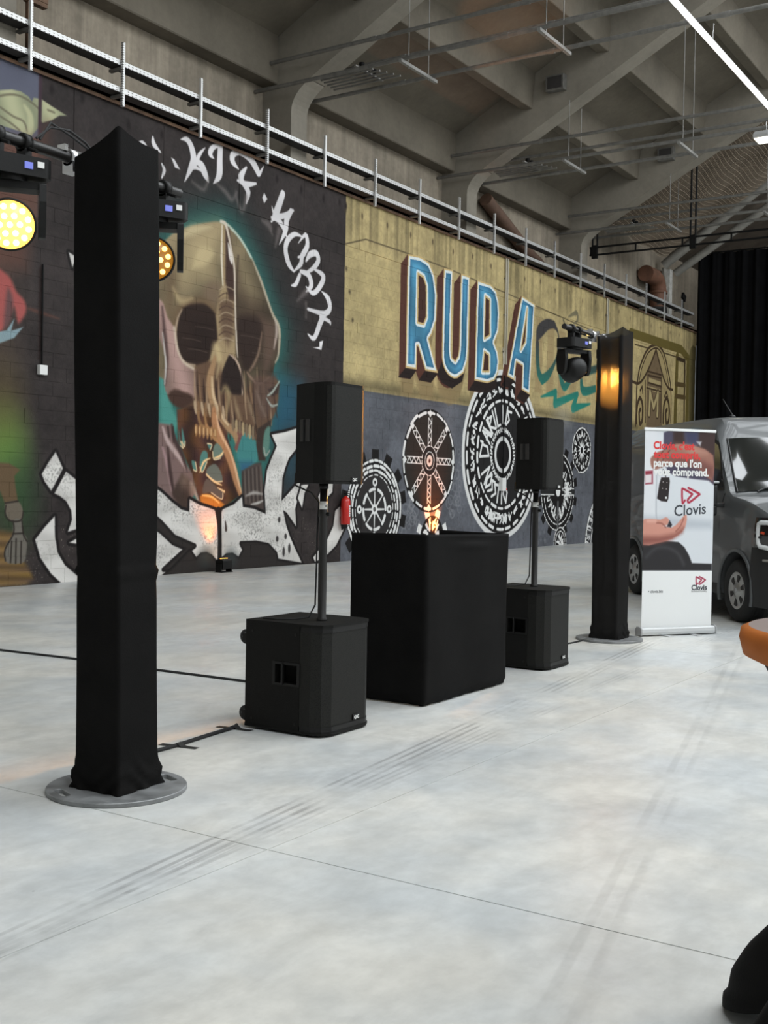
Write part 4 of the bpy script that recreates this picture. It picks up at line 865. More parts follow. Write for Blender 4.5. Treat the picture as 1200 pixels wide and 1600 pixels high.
# end of the upper wall: paler streaked stretch, steel post and flues
cp = thing('steel_post', 'pale steel post with a gusset beside the brown elbow flue', 'post', (38.7, 13.48, 7.33))
MB().box((-.14, -.14, 0), (.14, .14, 1.9)).build('shaft', mat('flaking white paint', (.42, .41, .38), .7, noise=.3, nscale=6), cp); MB().prism([(-.5, 1.9), (.5, 1.9), (.14, 1.3), (-.14, 1.3)], -.03, .03, lambda a, b, d: (a, d, b)).build('gusset', M_STEELP, cp)
M_FLUE = mat('rust brown flue', (.135, .06, .034), .7, noise=.3, nscale=4)
f = thing('elbow_flue', 'rust brown flue pipe with an elbow standing on the ledge', 'flue', (37.5, 13.36, 7.35))
P = [(0, 0, .1), (0, 0, .9)] + [(-.45 + .45 * math.cos(a), .0, .9 + .45 * math.sin(a)) for a in np.linspace(.15, PI / 2, 8)] + [(-1.25, 0, 1.35)]
MB().tube(P, .27, 20).build('pipe', M_FLUE, f); MB().lathe([(.30, .86), (.31, .86), (.31, .95), (.30, .95)], 20).build('joint_ring', M_FLUE, f); MB().lathe([(0, 0), (.3, 0), (.3, .3), (.29, .4), (.27, .4)], 20).build('base', M_DARKM, f)
f2 = thing('sloping_flue', 'long rust brown flue sloping down behind the tray beyond the RUBA lettering', 'flue', (25.2, 13.45, 8.68))
MB().tube([(0, 0, 0), (2.6, 0, -.95), (3.0, .0, -1.04), (3.2, .0, -1.12)], .17, 16).build('pipe', mat('brown flue', (.11, .062, .04), .75, noise=.25, nscale=4), f2); MB().lathe([(.2, 0), (.21, 0), (.21, .2), (.2, .2)], 16, (3.2, 0, -1.25)).build('white_band', mat('white tape', (.6, .6, .58), .7), f2)
jb = thing('junction_box', 'brown metal junction box on the upper wall beside the sloping flue', 'box', (24.55, YU - .09, 8.45)); MB().box((-.14, -.08, -.2), (.14, .08, .2)).build('case', M_RUST, jb, bevel=.01); MB().box((-.1, -.09, -.15), (.1, -.078, .15)).build('cover', M_RUST, jb)
fl_ = thing('floodlight', 'small black floodlight on a stand at the far end of the ledge', 'floodlight', (39.3, 13.1, 7.35)); MB().cyl((0, 0, 0), (0, 0, .9), .02, n=8).build('stand', M_BLKM, fl_); MB().obox((0, -.02, 1.0), .3, .08, .22, Matrix.Rotation(.4, 3, 'Y')).build('lamp_head', M_BLKM, fl_, bevel=.01)
# dark vents on the rafters
for q, (xr, yy, lab) in enumerate(((23.43, 10.75, 'second'), (30.1, 10.55, 'third'))):
    v = thing('vent_box', 'small grey vent box on the side of the %s rafter' % lab, 'vent', (xr - .09, yy, raft_z(yy) + .62)); MB().box((-.09, -.22, -.17), (.09, .22, .17)).build('case', M_GALVD, v, bevel=.01); MB().box((-.098, -.17, -.13), (-.088, .17, .13)).build('louvre', M_DARKM, v)
# upright conduits on the yellow wall
for q, (px, lab) in enumerate(((789, 'between the B and A of the lettering'), (948, 'above the second light tower'))):
    p0 = on_y(px, 450, YW); c_ = thing('conduit', 'pair of pale conduits down the yellow wall ' + lab, 'conduit', (p0[0], YW - .05, 0))
    for s in (-.05, .05): MB().cyl((s, 0, 4.6 if q == 0 else 3.6), (s, 0, WTOP - .06), .022, n=8).build('tube', mat('pale conduit', (.42, .39, .31), .5), c_)
    for zz in (4.9, 5.8, 6.7): MB().box((-.09, .0, zz), (.09, .034, zz + .03)).build('clip', M_GALVD, c_)
rp = thing('rusted_post', 'short rusted steel post with a bracket rising above the tray at its near end', 'post', (*on_y(44, 60, 13.15)[:2], WTOP + .05))
MB().box((-.03, -.03, 0), (.03, .03, 1.6)).build('shaft', M_RUST, rp); MB().box((-.05, -.05, .92), (.30, .05, .98)).build('bracket', M_RUST, rp); MB().box((.1, -.06, .98), (.3, .06, 1.12)).build('bracket_box', M_RUST, rp)

# ------------------------------------------------------------------ stage gear
def stretch(name, see=0., glow=0.):
    m = mat(name, (.0042, .0039, .0037), .75, spec=.09, noise=.3, nscale=5, bump=.12, bscale=160)
    if see:
        nt = m.node_tree; p = nt.nodes['Principled BSDF']; out = nt.nodes['Material Output']
        tl = nd(nt, 'ShaderNodeBsdfTranslucent'); tl.inputs[0].default_value = (.9, .85, .8, 1); tp = nd(nt, 'ShaderNodeBsdfTransparent')
        m1 = nd(nt, 'ShaderNodeMixShader'); m1.inputs[0].default_value = glow; nt.links.new(p.outputs[0], m1.inputs[1]); nt.links.new(tl.outputs[0], m1.inputs[2])
        m2 = nd(nt, 'ShaderNodeMixShader'); m2.inputs[0].default_value = see; nt.links.new(m1.outputs[0], m2.inputs[1]); nt.links.new(tp.outputs[0], m2.inputs[2]); nt.links.new(m2.outputs[0], out.inputs['Surface'])
    return m
M_STRETCH = stretch('black stretch fabric'); M_SLEEVE = stretch('thin black stretch fabric', .075, .05)
M_ALU = mat('bright truss aluminium', (.62, .62, .63), .28, .9)
M_PLATE = mat('raw steel base plate', (.20, .205, .205), .5, .35, noise=.3, nscale=9, rvar=.12)
M_BLKP = mat('black moulded plastic', (.0065, .0063, .006), .45, spec=.25, bump=.06, bscale=220)
M_BLKW = mat('black textured cabinet paint', (.0055, .0052, .0045), .62, spec=.16, bump=.25, bscale=260)
M_RUBR = mat('black rubber', (.010, .010, .010), .75)
M_WHT = mat('white print', (.72, .72, .70), .5)
M_GREYT = mat('grey print', (.30, .30, .30), .5)
M_CHROME = mat('bright metal', (.7, .7, .7), .2, 1.)

def sq(t, h, r=.018):
    """point on a rounded square of half side h, perimeter parameter t in 0..1"""
    i = int(t * 4) % 4; s = 2 * (t * 4 - int(t * 4)) - 1; x, y = h, s * h
    if abs(y) > h - r:
        e = (abs(y) - (h - r)) / r * PI / 4; x = h - r + r * math.cos(e); y = math.copysign(h - r + r * math.sin(e), y)
    for _ in range(i): x, y = -y, x
    return x, y
def tower(loc, rz, label, lean, wrap=None, name='light_tower', droop=None, seed=1, cloth=None):
    T = thing(name, label, 'light tower', loc, rz, 'light towers in black stretch sleeves')
    g = np.random.default_rng(seed); ph = g.random(8) * 6
    # round base plate with two grip slots
    r = .325; n = 64; th = .022; outer = [(r * math.cos(2 * PI * i / n), r * math.sin(2 * PI * i / n)) for i in range(n)]
    bm = bmesh.new(); vs = [bm.verts.new((x, y, 0)) for x, y in outer]; ed = [bm.edges.new((vs[i], vs[(i + 1) % n])) for i in range(n)]
    for a in (PI * .86, -PI * .14 + .02):
        ca, sa = math.cos(a), math.sin(a); L = []
        for k in range(16):
            t = 2 * PI * k / 16; x = .262 + .021 * math.cos(t); y = .021 * math.sin(t) + (.045 if math.sin(t) > 0 else -.045)
            L.append(bm.verts.new((x * ca - y * sa, x * sa + y * ca, 0)))
        ed += [bm.edges.new((L[i], L[(i + 1) % 16])) for i in range(16)]
    bmesh.ops.triangle_fill(bm, use_beauty=True, edges=ed)
    ex = bmesh.ops.extrude_face_region(bm, geom=bm.faces[:]); bmesh.ops.translate(bm, vec=(0, 0, th), verts=[v for v in ex['geom'] if isinstance(v, bmesh.types.BMVert)])
    bmesh.ops.recalc_face_normals(bm, faces=bm.faces); me = bpy.data.meshes.new('base_plate'); bm.to_mesh(me); bm.free(); me.materials.append(M_PLATE); link('base_plate', me, T, bevel=.003, seg=1)
    # sleeve
    hgt = 3.02
    NZ, NT = 120, 128
    def sl(u, v):
        z = .024 + v * (hgt - .024); h = .139 + .004 * math.sin(z * 2.1 + ph[0])
        if z < .16: q = 1 - (z - .024) / .136; h += .018 * q ** .7 + .006 * math.sin(z * 170 + 5 * math.sin(2 * PI * u * 3 + ph[1])) * min(1, q * 3)
        if wrap: h += .010 * math.exp(-((z - wrap - .012 * math.sin(2 * PI * u * 2)) / .012) ** 2) + .006 * math.exp(-((z - wrap + .03) / .010) ** 2) * max(0, math.sin(2 * PI * u * 3 + 1)) - .003 * math.exp(-((z - wrap) / .09) ** 2)
        x, y = sq(u, h)
        f = z / hgt; corner = (x - y) / (2 * .139)          # +1 at the (+x,-y) corner, -1 at (-x,+y)
        if v > .93:
            w_ = (v - .93) / .07; dz = droop(x / h, y / h); z += dz * w_
        z += .004 * math.sin(2 * PI * u * 2 + ph[2]) * (v > .2)
        return (x + lean[0] * f, y + lean[1] * f, z)
    MB().grid(sl, NT, NZ, closeu=True).build('fabric_sleeve', cloth or M_STRETCH, T)
    # truss inside, its bright end shows above the cloth
    tr = MB(); e = .110
    for sx in (-1, 1):
        for sy in (-1, 1): tr.cyl((sx * e, sy * e, .02), (sx * e + lean[0], sy * e + lean[1], 2.96), .02, n=12)
    TR = tr.build('truss', M_ALU, T)
    MB().box((-.115 + lean[0], -.115 + lean[1], 2.925), (.115 + lean[0], .115 + lean[1], 2.945)).build('top_plate', M_ALU, TR)
    return T
cl1 = (3.825, 3.945); cl2 = (10.60, 4.20)
def drooper(ff, fr, bl, br):
    def f(x, y):
        u, v = (x + 1) / 2, (y + 1) / 2; return ff * (1 - u) * (1 - v) + fr * u * (1 - v) + bl * (1 - u) * v + br * u * v - .016 * (1 - min(abs(x), abs(y)) ** 2)
    return f
d1 = drooper(.035, -.015, -.085, -.06); d2 = drooper(.02, .0, -.06, -.05)
T1 = tower((*cl1, 0), math.radians(3), 'tall black sleeved light tower beside the skull mural', (-.02, .03), 1.035, droop=d1)
T2 = tower((*cl2, 0), math.radians(-2), 'black sleeved light tower with an orange glow beside the roll-up banner', (.0, .0), None, droop=d2, seed=5, cloth=M_SLEEVE)

def crossbar(loc, L0, L1, label):
    B = thing('crossbar', label, 'crossbar', loc, 0, 'lamp crossbars on the towers')
    MB().cyl((L0, 0, 0), (L1, 0, 0), .026, n=16).build('tube', mat('black painted tube', (.02, .019, .018), .35, .3), B)
    for s in (-.16, .12): 
        q = MB().lathe([(.028, s), (.04, s), (.04, s + .06), (.028, s + .06)], 16, axis=(1, 0, 0)); q.box((s, -.035, -.07), (s + .06, .035, -.02)); q.build('half_coupler', M_ALU, B)
    for s in (-.19, -.02, .17): MB().obox((s, 0, .035), .02, .05, .03).build('wing_nut', M_CHROME, B)
    return B
CB1 = crossbar((cl1[0], 4.15, 2.95), -.78, .585, 'black lamp crossbar clamped to the light tower beside the skull mural')
CB2 = crossbar((cl2[0], 4.385, 2.975), -.80, .50, 'black lamp crossbar clamped to the light tower beside the banner')

M_LEDON = mat('lit amber lens', (.9, .5, .15), .3, emit=(1., .50, .10), estr=9.)
M_LEDHOT = mat('glaring amber lens', (1, .7, .3), .3, emit=(1., .62, .20), estr=14.)
M_LENSB = mat('amber lens plate', (.10, .05, .015), .25, emit=(1., .40, .03), estr=.55)
M_PLATEHOT = mat('glaring amber plate', (1, .6, .2), .3, emit=(1., .44, .07), estr=4.)
M_LEDX = mat('blazing amber lens', (1, .7, .3), .3, emit=(1., .62, .2), estr=260.)
M_LENSO = mat('unlit lens plate', (.02, .02, .02), .2)
M_SCRN = mat('blue status screen', (.05, .06, .2), .3, emit=(.22, .26, .85), estr=1.1)
def moving_head(loc, rz, tilt, label, lens_on, base_rz=0.):
    """hung upside down: clamps, base box with a screen, yoke, drum head with a lens plate"""
    H = thing('moving_head_light', label, 'stage light', loc, 0, 'moving head lights hung from the crossbars')
    RB = Matrix.Rotation(base_rz, 3, 'Z')
    def rb(v): return tuple(RB @ Vector(v))
    for s in (-.075, .075):
        c = MB().lathe([(.028, -.018), (.042, -.018), (.042, .018), (.028, .018)], 16, (s, 0, 0), (1, 0, 0)); c.box((s - .018, -.03, -.085), (s + .018, .03, -.03)); c.cyl((s, -.03, -.03), (s, -.085, -.05), .008, n=8); c.build('clamp', M_BLKP, H)
    b = MB().prism([(-.155, -.085), (-.155, .085), (-.13, .105), (.13, .105), (.155, .085), (.155, -.085), (.13, -.105), (-.13, -.105)], -.175, -.09, lambda a, c, d: rb((a, c, d)))
    B = b.build('base', M_BLKP, H, bevel=.008)
    MB().obox(rb((.045, -.108, -.132)), .036, .006, .028, RB).build('status_screen', M_SCRN, B)
    MB().obox(rb((.098, -.108, -.122)), .030, .005, .026, RB).build('white_sticker', M_WHT, B)
    R2 = Matrix.Rotation(rz, 3, 'Z')
    def ry(v): return tuple(R2 @ Vector(v))
    y = MB(); y.cyl((0, 0, -.175), (0, 0, -.195), .075, n=24)
    for s in (-1, 1):
        y.prism([(-.06, -.195), (.06, -.195), (.075, -.28), (.06, -.39), (.03, -.43), (-.03, -.43), (-.06, -.39), (-.075, -.28)], s * .122, s * .152, lambda a, c, d: ry((d, a, c)))
    y.prism([(-.152, -.192), (.152, -.192), (.152, -.225), (-.152, -.225)], -.05, .05, lambda a, c, d: ry((a, d, c)))
    y.build('yoke', M_BLKP, H, bevel=.008)
    R3 = R2 @ Matrix.Rotation(tilt, 3, 'X'); C0 = Vector((0, 0, -.375)); ax = R3 @ Vector((0, -1, 0))
    h = MB().lathe([(0, -.115), (.06, -.112), (.095, -.085), (.108, -.03), (.114, .03), (.114, .075), (.108, .085), (.104, .078), (0, .074)], 32, C0, ax)
    HD = h.build('head', M_BLKP, H)
    MB().lathe([(0, .0755), (.1035, .0755), (.1035, .080), (0, .080)], 32, C0, ax).build('lens_plate', (M_PLATEHOT if lens_on == 2 else M_LENSB) if lens_on else M_LENSO, HD)
    a1 = ax.orthogonal().normalized(); a2 = ax.cross(a1)
    rings = [(0, 1), (.042, 6), (.080, 12)]
    for rr, n in rings:
        for i in range(n):
            t = 2 * PI * (i + .5) / n; c = C0 + ax * .0805 + (a1 * math.cos(t) + a2 * math.sin(t)) * rr
            MB().lathe([(0, .007), (.006, .006), (.0135, .0)], 10, c, ax).build('led_lens', {0: M_LENSO, 1: M_LEDON, 2: M_LEDHOT, 3: M_LEDX}[lens_on], HD)
    return Vector(loc) + C0 + ax * .10, ax
toC = math.atan2(0 - 4.1, 0 - 3.3) + PI / 2
hL, aL = moving_head((3.34, 4.15, 2.95), math.radians(-38), math.radians(14), 'glaring amber moving head light on the far side from the speakers', 2, math.radians(-20))
hR, aR = moving_head((4.225, 4.15, 2.95), math.radians(-48), math.radians(8), 'amber lit moving head half hidden behind the tower beside the skull', 1, math.radians(-28))
h2, a2_ = moving_head((10.04, 4.385, 2.975), math.radians(150), math.radians(12), 'unlit moving head light on the tower beside the banner', 0, math.radians(-15))
cbl = thing('lamp_cable', 'thin black cables looping over the top of the tower by the skull', 'cable', (3.6, 4.1, 2.97))
for q in range(2): MB().tube([(-.16 + .02 * q, .0, 0), (-.08, .0, .07 + .02 * q), (.03, .0, .085 - .02 * q), (.12, -.01, .05 - .02 * q), (.17, -.03, -.01)], .006, 6).build('loop', M_RUBR, cbl)
def lamp(name, loc, target, energy, col, size, blend, rad=.03):
    l = bpy.data.lights.new(name, 'SPOT'); l.energy = energy; l.color = col; l.spot_size = size; l.spot_blend = blend; l.shadow_soft_size = rad
    o = bpy.data.objects.new(name, l); COL.objects.link(o); o.location = loc; o.rotation_euler = (Vector(target) - Vector(loc)).to_track_quat('-Z', 'Y').to_euler(); return o
AMB = (1., .42, .06)
h3, a3_ = moving_head((11.0, 4.385, 2.975), math.radians(-72), math.radians(-4), 'amber lit moving head shining through the sleeve of the banner-side tower', 3, math.radians(-15))
lamp('amber_beam', hL, Vector(hL) + aL * 4, 60, AMB, math.radians(70), .8)
lamp('amber_beam', h3, (cl2[0] - .14, cl2[1] + .02, 2.46), 9000, AMB, math.radians(40), .3, .09)
lamp('amber_beam', (9.98, 4.45, 2.75), (20.6, 10.4, 11.1), 14000, (1., .42, .14), math.radians(10), .5, .05)

# ------------------------------------------------------------------ speakers
def subwoofer(loc, label):
    S = thing('subwoofer', label, 'subwoofer', loc, 0, 'black castered subwoofers')
    W, D, Hh, r = .53, .57, .62, .035
    # front corners chamfered; grille wraps the front third
    prof = [(-W / 2, D), (-W / 2, .09), (-W / 2 + .03, .03), (-W / 2 + .09, .0), (W / 2 - .09, 0), (W / 2 - .03, .03), (W / 2, .09), (W / 2, D)]
    # body with a recessed handle pocket on the -x side
    b = MB(); z0, z1 = .025, .025 + Hh - .012
    hx = -W / 2; ya, yb, za, zb = .165, .345, .295, .405
    b.add([(hx, D, z0), (hx, .17, z0), (hx, .17, z1), (hx, D, z1), (hx, yb, za), (hx, ya + .02, za), (hx, ya + .02, zb), (hx, yb, zb)], [(0, 4, 5, 1), (1, 5, 6, 2), (2, 6, 7, 3), (3, 7, 4, 0)])
    dx = .09
    b.add([(hx, yb, za), (hx, ya + .02, za), (hx, ya + .02, zb), (hx, yb, zb), (hx + dx, yb - .01, za), (hx + dx, ya + .03, za), (hx + dx, ya + .03, zb), (hx + dx, yb - .01, zb)], [(0, 1, 5, 4), (1, 2, 6, 5), (2, 3, 7, 6), (3, 0, 4, 7), (4, 5, 6, 7)])
    b.add([(-hx, D, z0), (-hx, .17, z0), (-hx, .17, z1), (-hx, D, z1)], [(0, 1, 2, 3)]); b.add([(hx, D, z0), (-hx, D, z0), (-hx, D, z1), (hx, D, z1)], [(0, 1, 2, 3)])
    b.add([(hx, .17, z0), (-hx, .17, z0), (-hx, D, z0), (hx, D, z0)], [(0, 1, 2, 3)])
    B = b.build('cabinet', M_BLKW, S)
    MB().obox((hx - .001, yb - .055, (za + zb) / 2), .022, .012, zb - za + .02).build('handle_bar', M_BLKP, B, bevel=.003)
    fr = MB(); 
    for (a0, a1, c0, c1) in ((ya, yb + .02, za - .014, za), (ya, yb + .02, zb, zb + .014), (ya, ya + .02, za, zb), (yb, yb + .02, za, zb)): fr.box((hx - .004, a0, c0), (hx + .004, a1, c1))
    fr.build('handle_frame', M_BLKP, B)
    # top sheet slightly proud, rounded front
    tp = [(p[0] * 1.008, p[1] - .004 if p[1] < .2 else p[1] + .002) for p in prof]
    MB().prism(tp, z1, z1 + .016, lambda a, c, d: (a, c, d)).build('top_panel', M_BLKW, S, bevel=.006)
    MB().prism(tp, z0 - .012, z0 + .004, lambda a, c, d: (a, c, d)).build('bottom_panel', M_BLKW, S, bevel=.004)
    # perforated grille following the rounded front
    gp = [(-W / 2 + .002, .17)] + [(p[0] * .992, p[1] + .004) for p in prof[1:-1]] + [(W / 2 - .002, .17)]
    gr = MB()
    for i in range(len(gp) - 1): gr.add([(*gp[i], z0 + .03), (*gp[i + 1], z0 + .03), (*gp[i + 1], z1 - .02), (*gp[i], z1 - .02)], [(0, 1, 2, 3)])
    G_ = gr.build('grille', M_GRILLE, S)
    for zz in (z0, z1 - .03):
        k = MB()
        for i in range(len(gp) - 1):
            (x0, y0), (x1, y1) = gp[i], gp[i + 1]; k.add([(x0, y0 - .004, zz), (x1, y1 - .004, zz), (x1, y1 - .004, zz + .034), (x0, y0 - .004, zz + .034)], [(0, 1, 2, 3)])
        k.build('grille_rail', M_BLKP, S)
    bd = MB().box((.04, -.004, .066), (.115, .002, .098)).build('badge', M_BLKP, S, bevel=.002)
    lettering('QSC', .026, frame((.049, -.0052, .073), (1, 0, 0), (0, 0, 1)), M_WHT, bd, .0008)
    for y in (.20, .25):
        for z in (z0 + .04, z1 - .05): MB().cyl((hx - .002, y if y < .22 else .52, z), (hx + .004, y if y < .22 else .52, z), .008, n=10).build('screw', M_BLKP, S)
    # tilt casters on the back
    for x in (-.2, .2):
        for z in (.075, .535):
            c = MB().box((x - .03, D, z - .04), (x + .03, D + .012, z + .04)); 
            for s in (-.022, .022): c.box((x + s - .003, D + .01, z - .022), (x + s + .003, D + .06, z + .022))
            CC = c.build('caster_bracket', M_BLKP, S)
            MB().lathe([(0, -.014), (.042, -.014), (.045, -.008), (.045, .008), (.042, .014), (0, .014)], 24, (x, D + .045, z), (1, 0, 0)).build('caster_wheel', M_RUBR, CC)
            MB().lathe([(.0, -.016), (.024, -.016), (.024, .016), (0, .016)], 16, (x, D + .045, z), (1, 0, 0)).build('caster_hub', mat('grey caster hub', (.3, .3, .3), .4, .4), CC)
    for x in (-.2, .2):
        for y in (.08, D - .06): MB().cyl((x, y, 0), (x, y, .014), .02, n=12).build('foot', M_RUBR, S)
    return S
def grille():
    m = mat('perforated black grille', (.012, .012, .011), .6, .0, spec=.2); nt = m.node_tree; p = nt.nodes['Principled BSDF']; tc = nd(nt, 'ShaderNodeTexCoord'); v = nd(nt, 'ShaderNodeTexVoronoi'); v.inputs['Scale'].default_value = 170; nt.links.new(tc.outputs['Object'], v.inputs['Vector'])
    r = nd(nt, 'ShaderNodeMapRange'); r.inputs[1].default_value = .25; r.inputs[2].default_value = .5; r.inputs[3].default_value = .0; r.inputs[4].default_value = 1.; nt.links.new(v.outputs[0], r.inputs[0])
    x = nd(nt, 'ShaderNodeMix', data_type='RGBA'); x.inputs[6].default_value = (.004, .004, .004, 1); x.inputs[7].default_value = (.012, .0118, .010, 1); nt.links.new(r.outputs[0], x.inputs[0]); nt.links.new(x.outputs[2], p.inputs['Base Color']); return m
M_GRILLE = grille()
S1 = subwoofer((5.53, 3.80, 0), 'black castered subwoofer between the skull-side tower and the booth')
S2 = subwoofer((8.62, 3.84, 0), 'black castered subwoofer partly hidden behind the draped booth')
def loudspeaker(loc, rz, label):
    """origin at the pole socket under the cabinet"""
    S = thing('loudspeaker', label, 'loudspeaker', loc, rz, 'black loudspeakers on poles')
    W, D, Hh = .36, .33, .585; f, bk = -.17, .15
    prof = [(-W / 2, f + .05), (-W / 2 + .012, f + .01), (-W / 2 + .04, f), (W / 2 - .04, f), (W / 2 - .012, f + .01), (W / 2, f + .05), (W / 2 - .005, f + .12), (.085, bk), (-.085, bk), (-W / 2 + .005, f + .12)]
    MB().prism(prof, .0, Hh, lambda a, c, d: (a, c, d)).build('cabinet', M_BLKW, S, bevel=.008)
    gp = [(-W / 2 + .004, f + .03), (-W / 2 + .016, f + .003), (-W / 2 + .042, f - .004), (W / 2 - .042, f - .004), (W / 2 - .016, f + .003), (W / 2 - .004, f + .03)]
    gr = MB()
    for i in range(len(gp) - 1): gr.add([(*gp[i], .018), (*gp[i + 1], .018), (*gp[i + 1], Hh - .018), (*gp[i], Hh - .018)], [(0, 1, 2, 3)])
    gr.build('grille', M_GRILLE, S)
    bd = MB().box((.03, f - .009, .012), (.095, f - .002, .042)).build('badge', M_BLKP, S, bevel=.002); lettering('QSC', .023, frame((.039, f - .0102, .019), (1, 0, 0), (0, 0, 1)), M_WHT, bd, .0008)
    for s in (-1, 1):
        a = Vector((s * (W / 2 - .004), f + .13, 0)); e = Vector((s * .088, bk - .002, 0)); d = (e - a).normalized(); n_ = Vector((s * abs(d.y), abs(d.x) * 1., 0)).normalized(); c = a.lerp(e, .45) + Vector((0, 0, .31)); M3 = Matrix((tuple(d), tuple(n_), (0, 0, 1))).transposed()
        h = MB().obox(c - n_ * .001, .11, .006, .13, M3).build('handle_pocket', M_DARKM, S); MB().obox(c + n_ * .006, .016, .016, .13, M3).build('handle_grip', M_BLKP, h, bevel=.004)
    MB().lathe([(0, -.03), (.028, -.03), (.028, .0), (0, 0)], 16).build('pole_socket', M_BLKP, S)
    return S
def pole(base, top, label, sticker=None):
    P = thing('speaker_pole', label, 'speaker pole', base, 0, 'speaker poles on the subwoofers'); h = top - base[2]
    MB().lathe([(0, 0), (.034, 0), (.034, .02), (.0255, .03), (.0255, .62), (.029, .625), (.029, .66), (.0225, .67), (.0225, h - .02), (0, h - .02)], 20).build('tube', mat('black anodised pole', (.014, .013, .012), .4, .3), P)
    MB().cyl((0, -.02, .64), (0, -.05, .64), .012, n=10).build('locking_knob', M_BLKP, P)
    st = MB().lathe([(.0232, h - .155), (.0240, h - .155), (.0240, h - .105), (.0232, h - .105)], 20).build('white_label', M_WHT, P)
    lettering('ALX', .022, frame((-.018, -.0248, h - .139), (1, 0, 0), (0, 0, 1)), M_BLKP, st)
    return P
pz = .642
pole((5.50, 3.985, pz), 1.462, 'black pole with a white sticker under the loudspeaker beside the skull')
pole((8.66, 4.10, pz), 1.455, 'black pole under the loudspeaker in front of the great dial')
loudspeaker((5.50, 3.985, 1.462), 0, 'black loudspeaker on a pole beside the white scrolls of the skull mural')
loudspeaker((8.66, 4.10, 1.455), 0, 'black loudspeaker on a pole in front of the great dial')
for (x, y, zt, lab) in ((5.50, 3.985, 1.462, 'thin black cable hanging down the pole beside the skull'), (8.66, 4.10, 1.455, 'thin black cable hanging down the pole before the great dial')):
    c = MB().tube([(-.06, .165, zt + .06), (-.075, .16, zt - .01), (-.03, .07, zt - .055), (.0, .035, zt - .11), (-.012, .035, zt - .3), (-.015, .034, .98), (-.02, .036, .74), (-.05, .06, .668), (-.10, .12, .657), (-.17, .2, .657), (-.18, .3, .657)], .0055, 6).build('signal_cable', M_RUBR); c.location = (x, y, 0); tag(c, lab, 'cable', 'signal cables at the speaker poles')

# ------------------------------------------------------------------ draped booth, open at the back
bt = thing('dj_booth', 'black cloth draped booth open at the back between the two subwoofers', 'booth', (7.05, 3.83, 0))
BX, BD, BH = .60, .60, 1.132
def booth_cloth(u, v):
    # path: back left -> front left -> front right -> back right
    L1, L2, L3 = BD, 2 * BX, BD; s = u * (L1 + L2 + L3); r = .025
    if s < L1: x, y = -BX, BD - s; nx, ny = -1, 0
    elif s < L1 + L2: x, y = -BX + (s - L1), 0.; nx, ny = 0, -1
    else: x, y = BX, s - L1 - L2; nx, ny = 1, 0
    # round the two front corners
    for cx in (-1, 1):
        if (cx * x) > BX - r and y < r:
            a = math.atan2(y - r, cx * x - (BX - r)); x = cx * ((BX - r) + r * math.cos(a)); y = r + r * math.sin(a); nx, ny = cx * math.cos(a), math.sin(a)
    z = .008 + v * (BH - .008)
    w_ = .006 * math.sin(s * 3.1) * math.sin(v * 4) + .004 * math.sin(s * 9 + v * 3)
    w_ += .010 * math.exp(-((v - .93) / .025) ** 2) * math.exp(-((s - 1.25) / .22) ** 2) - .010 * math.exp(-((v - .965) / .02) ** 2) * math.exp(-((s - 1.25) / .25) ** 2)
    if v < .05: w_ += .006 * math.sin(s * 40 + v * 200) * (1 - v / .05) - .02 * (1 - v / .05) ** 2
    z += .010 * math.sin(s * 2.4 + .5) * v * (v > .9)
    return (x + nx * w_, y + ny * w_, z)
MB().grid(booth_cloth, 150, 60).build('cloth', M_STRETCH, bt); bt.children[0].modifiers.new('thick', 'SOLIDIFY').thickness = .006
MB().box((-BX + .03, .03, .90), (BX - .03, BD - .02, .93)).build('table_top', M_BLKW, bt)
for sx in (-1, 1):
    for y in (.06, BD - .06): MB().cyl((sx * (BX - .06), y, 0), (sx * (BX - .06), y, .9), .018, n=10).build('leg', M_BLKM, bt)

# ------------------------------------------------------------------ floor uplights, extinguisher, small wall things
def uplight(loc, rz, label, power):
    U = thing('floor_uplight', label, 'uplight', loc, rz, 'black floor uplights at the foot of the wall')
    y = MB()
    for s in (-.13, .13): y.box((s - .012, -.06, 0), (s + .012, .06, .14))
    y.box((-.14, -.08, 0), (.14, -.05, .012)).box((-.14, .05, 0), (.14, .08, .012)); y.build('yoke', M_BLKP, U)
    h = MB().prism([(-.085, .06), (.075, .05), (.085, .19), (.0, .235), (-.085, .20)], -.115, .115, lambda a, c, d: (d, a, c)).build('housing', M_BLKP, U, bevel=.008)
    MB().prism([(.0, .237), (.085, .193), (.08, .19), (.0, .230)], -.095, .095, lambda a, c, d: (d, a, c)).build('lens', mat('amber lit lens', (1, .5, .1), .3, emit=(1., .42, .05), estr=10.), h)
    o = lamp('amber_wash', Vector(loc) + Vector((-.0, .02, .26)), Vector(loc) + Vector((-.10, .24, 1.05)), power, (1., .22, .004), math.radians(62), .9, .06)
    return U
uplight((14.72, 12.72, 0), 0, 'black amber uplight standing at the foot of the skull mural', 120)
uplight((22.2, 12.72, 0), 0, 'amber uplight at the wall behind the draped booth', 650)
ex = thing('fire_extinguisher', 'red fire extinguisher hanging on the wall where the dark panel ends', 'extinguisher', (18.52, 12.88, .74))
M_RED = mat('red enamel', (.52, .018, .012), .3, coat=.3)
MB().lathe([(0, .0), (.085, .0), (.095, .02), (.095, .46), (.075, .515), (.035, .545), (.03, .56), (0, .56)], 24).build('cylinder', M_RED, ex)
v = MB().cyl((0, 0, .56), (0, 0, .60), .025, n=12).box((-.02, -.10, .60), (.02, .04, .62)).box((-.02, -.11, .64), (.02, .03, .655)); v.build('valve_handle', M_BLKP, ex)
MB().tube([(.04, 0, .58), (.12, -.02, .55), (.13, -.03, .35), (.12, -.03, .12)], .014, 8).build('hose', M_RUBR, ex)
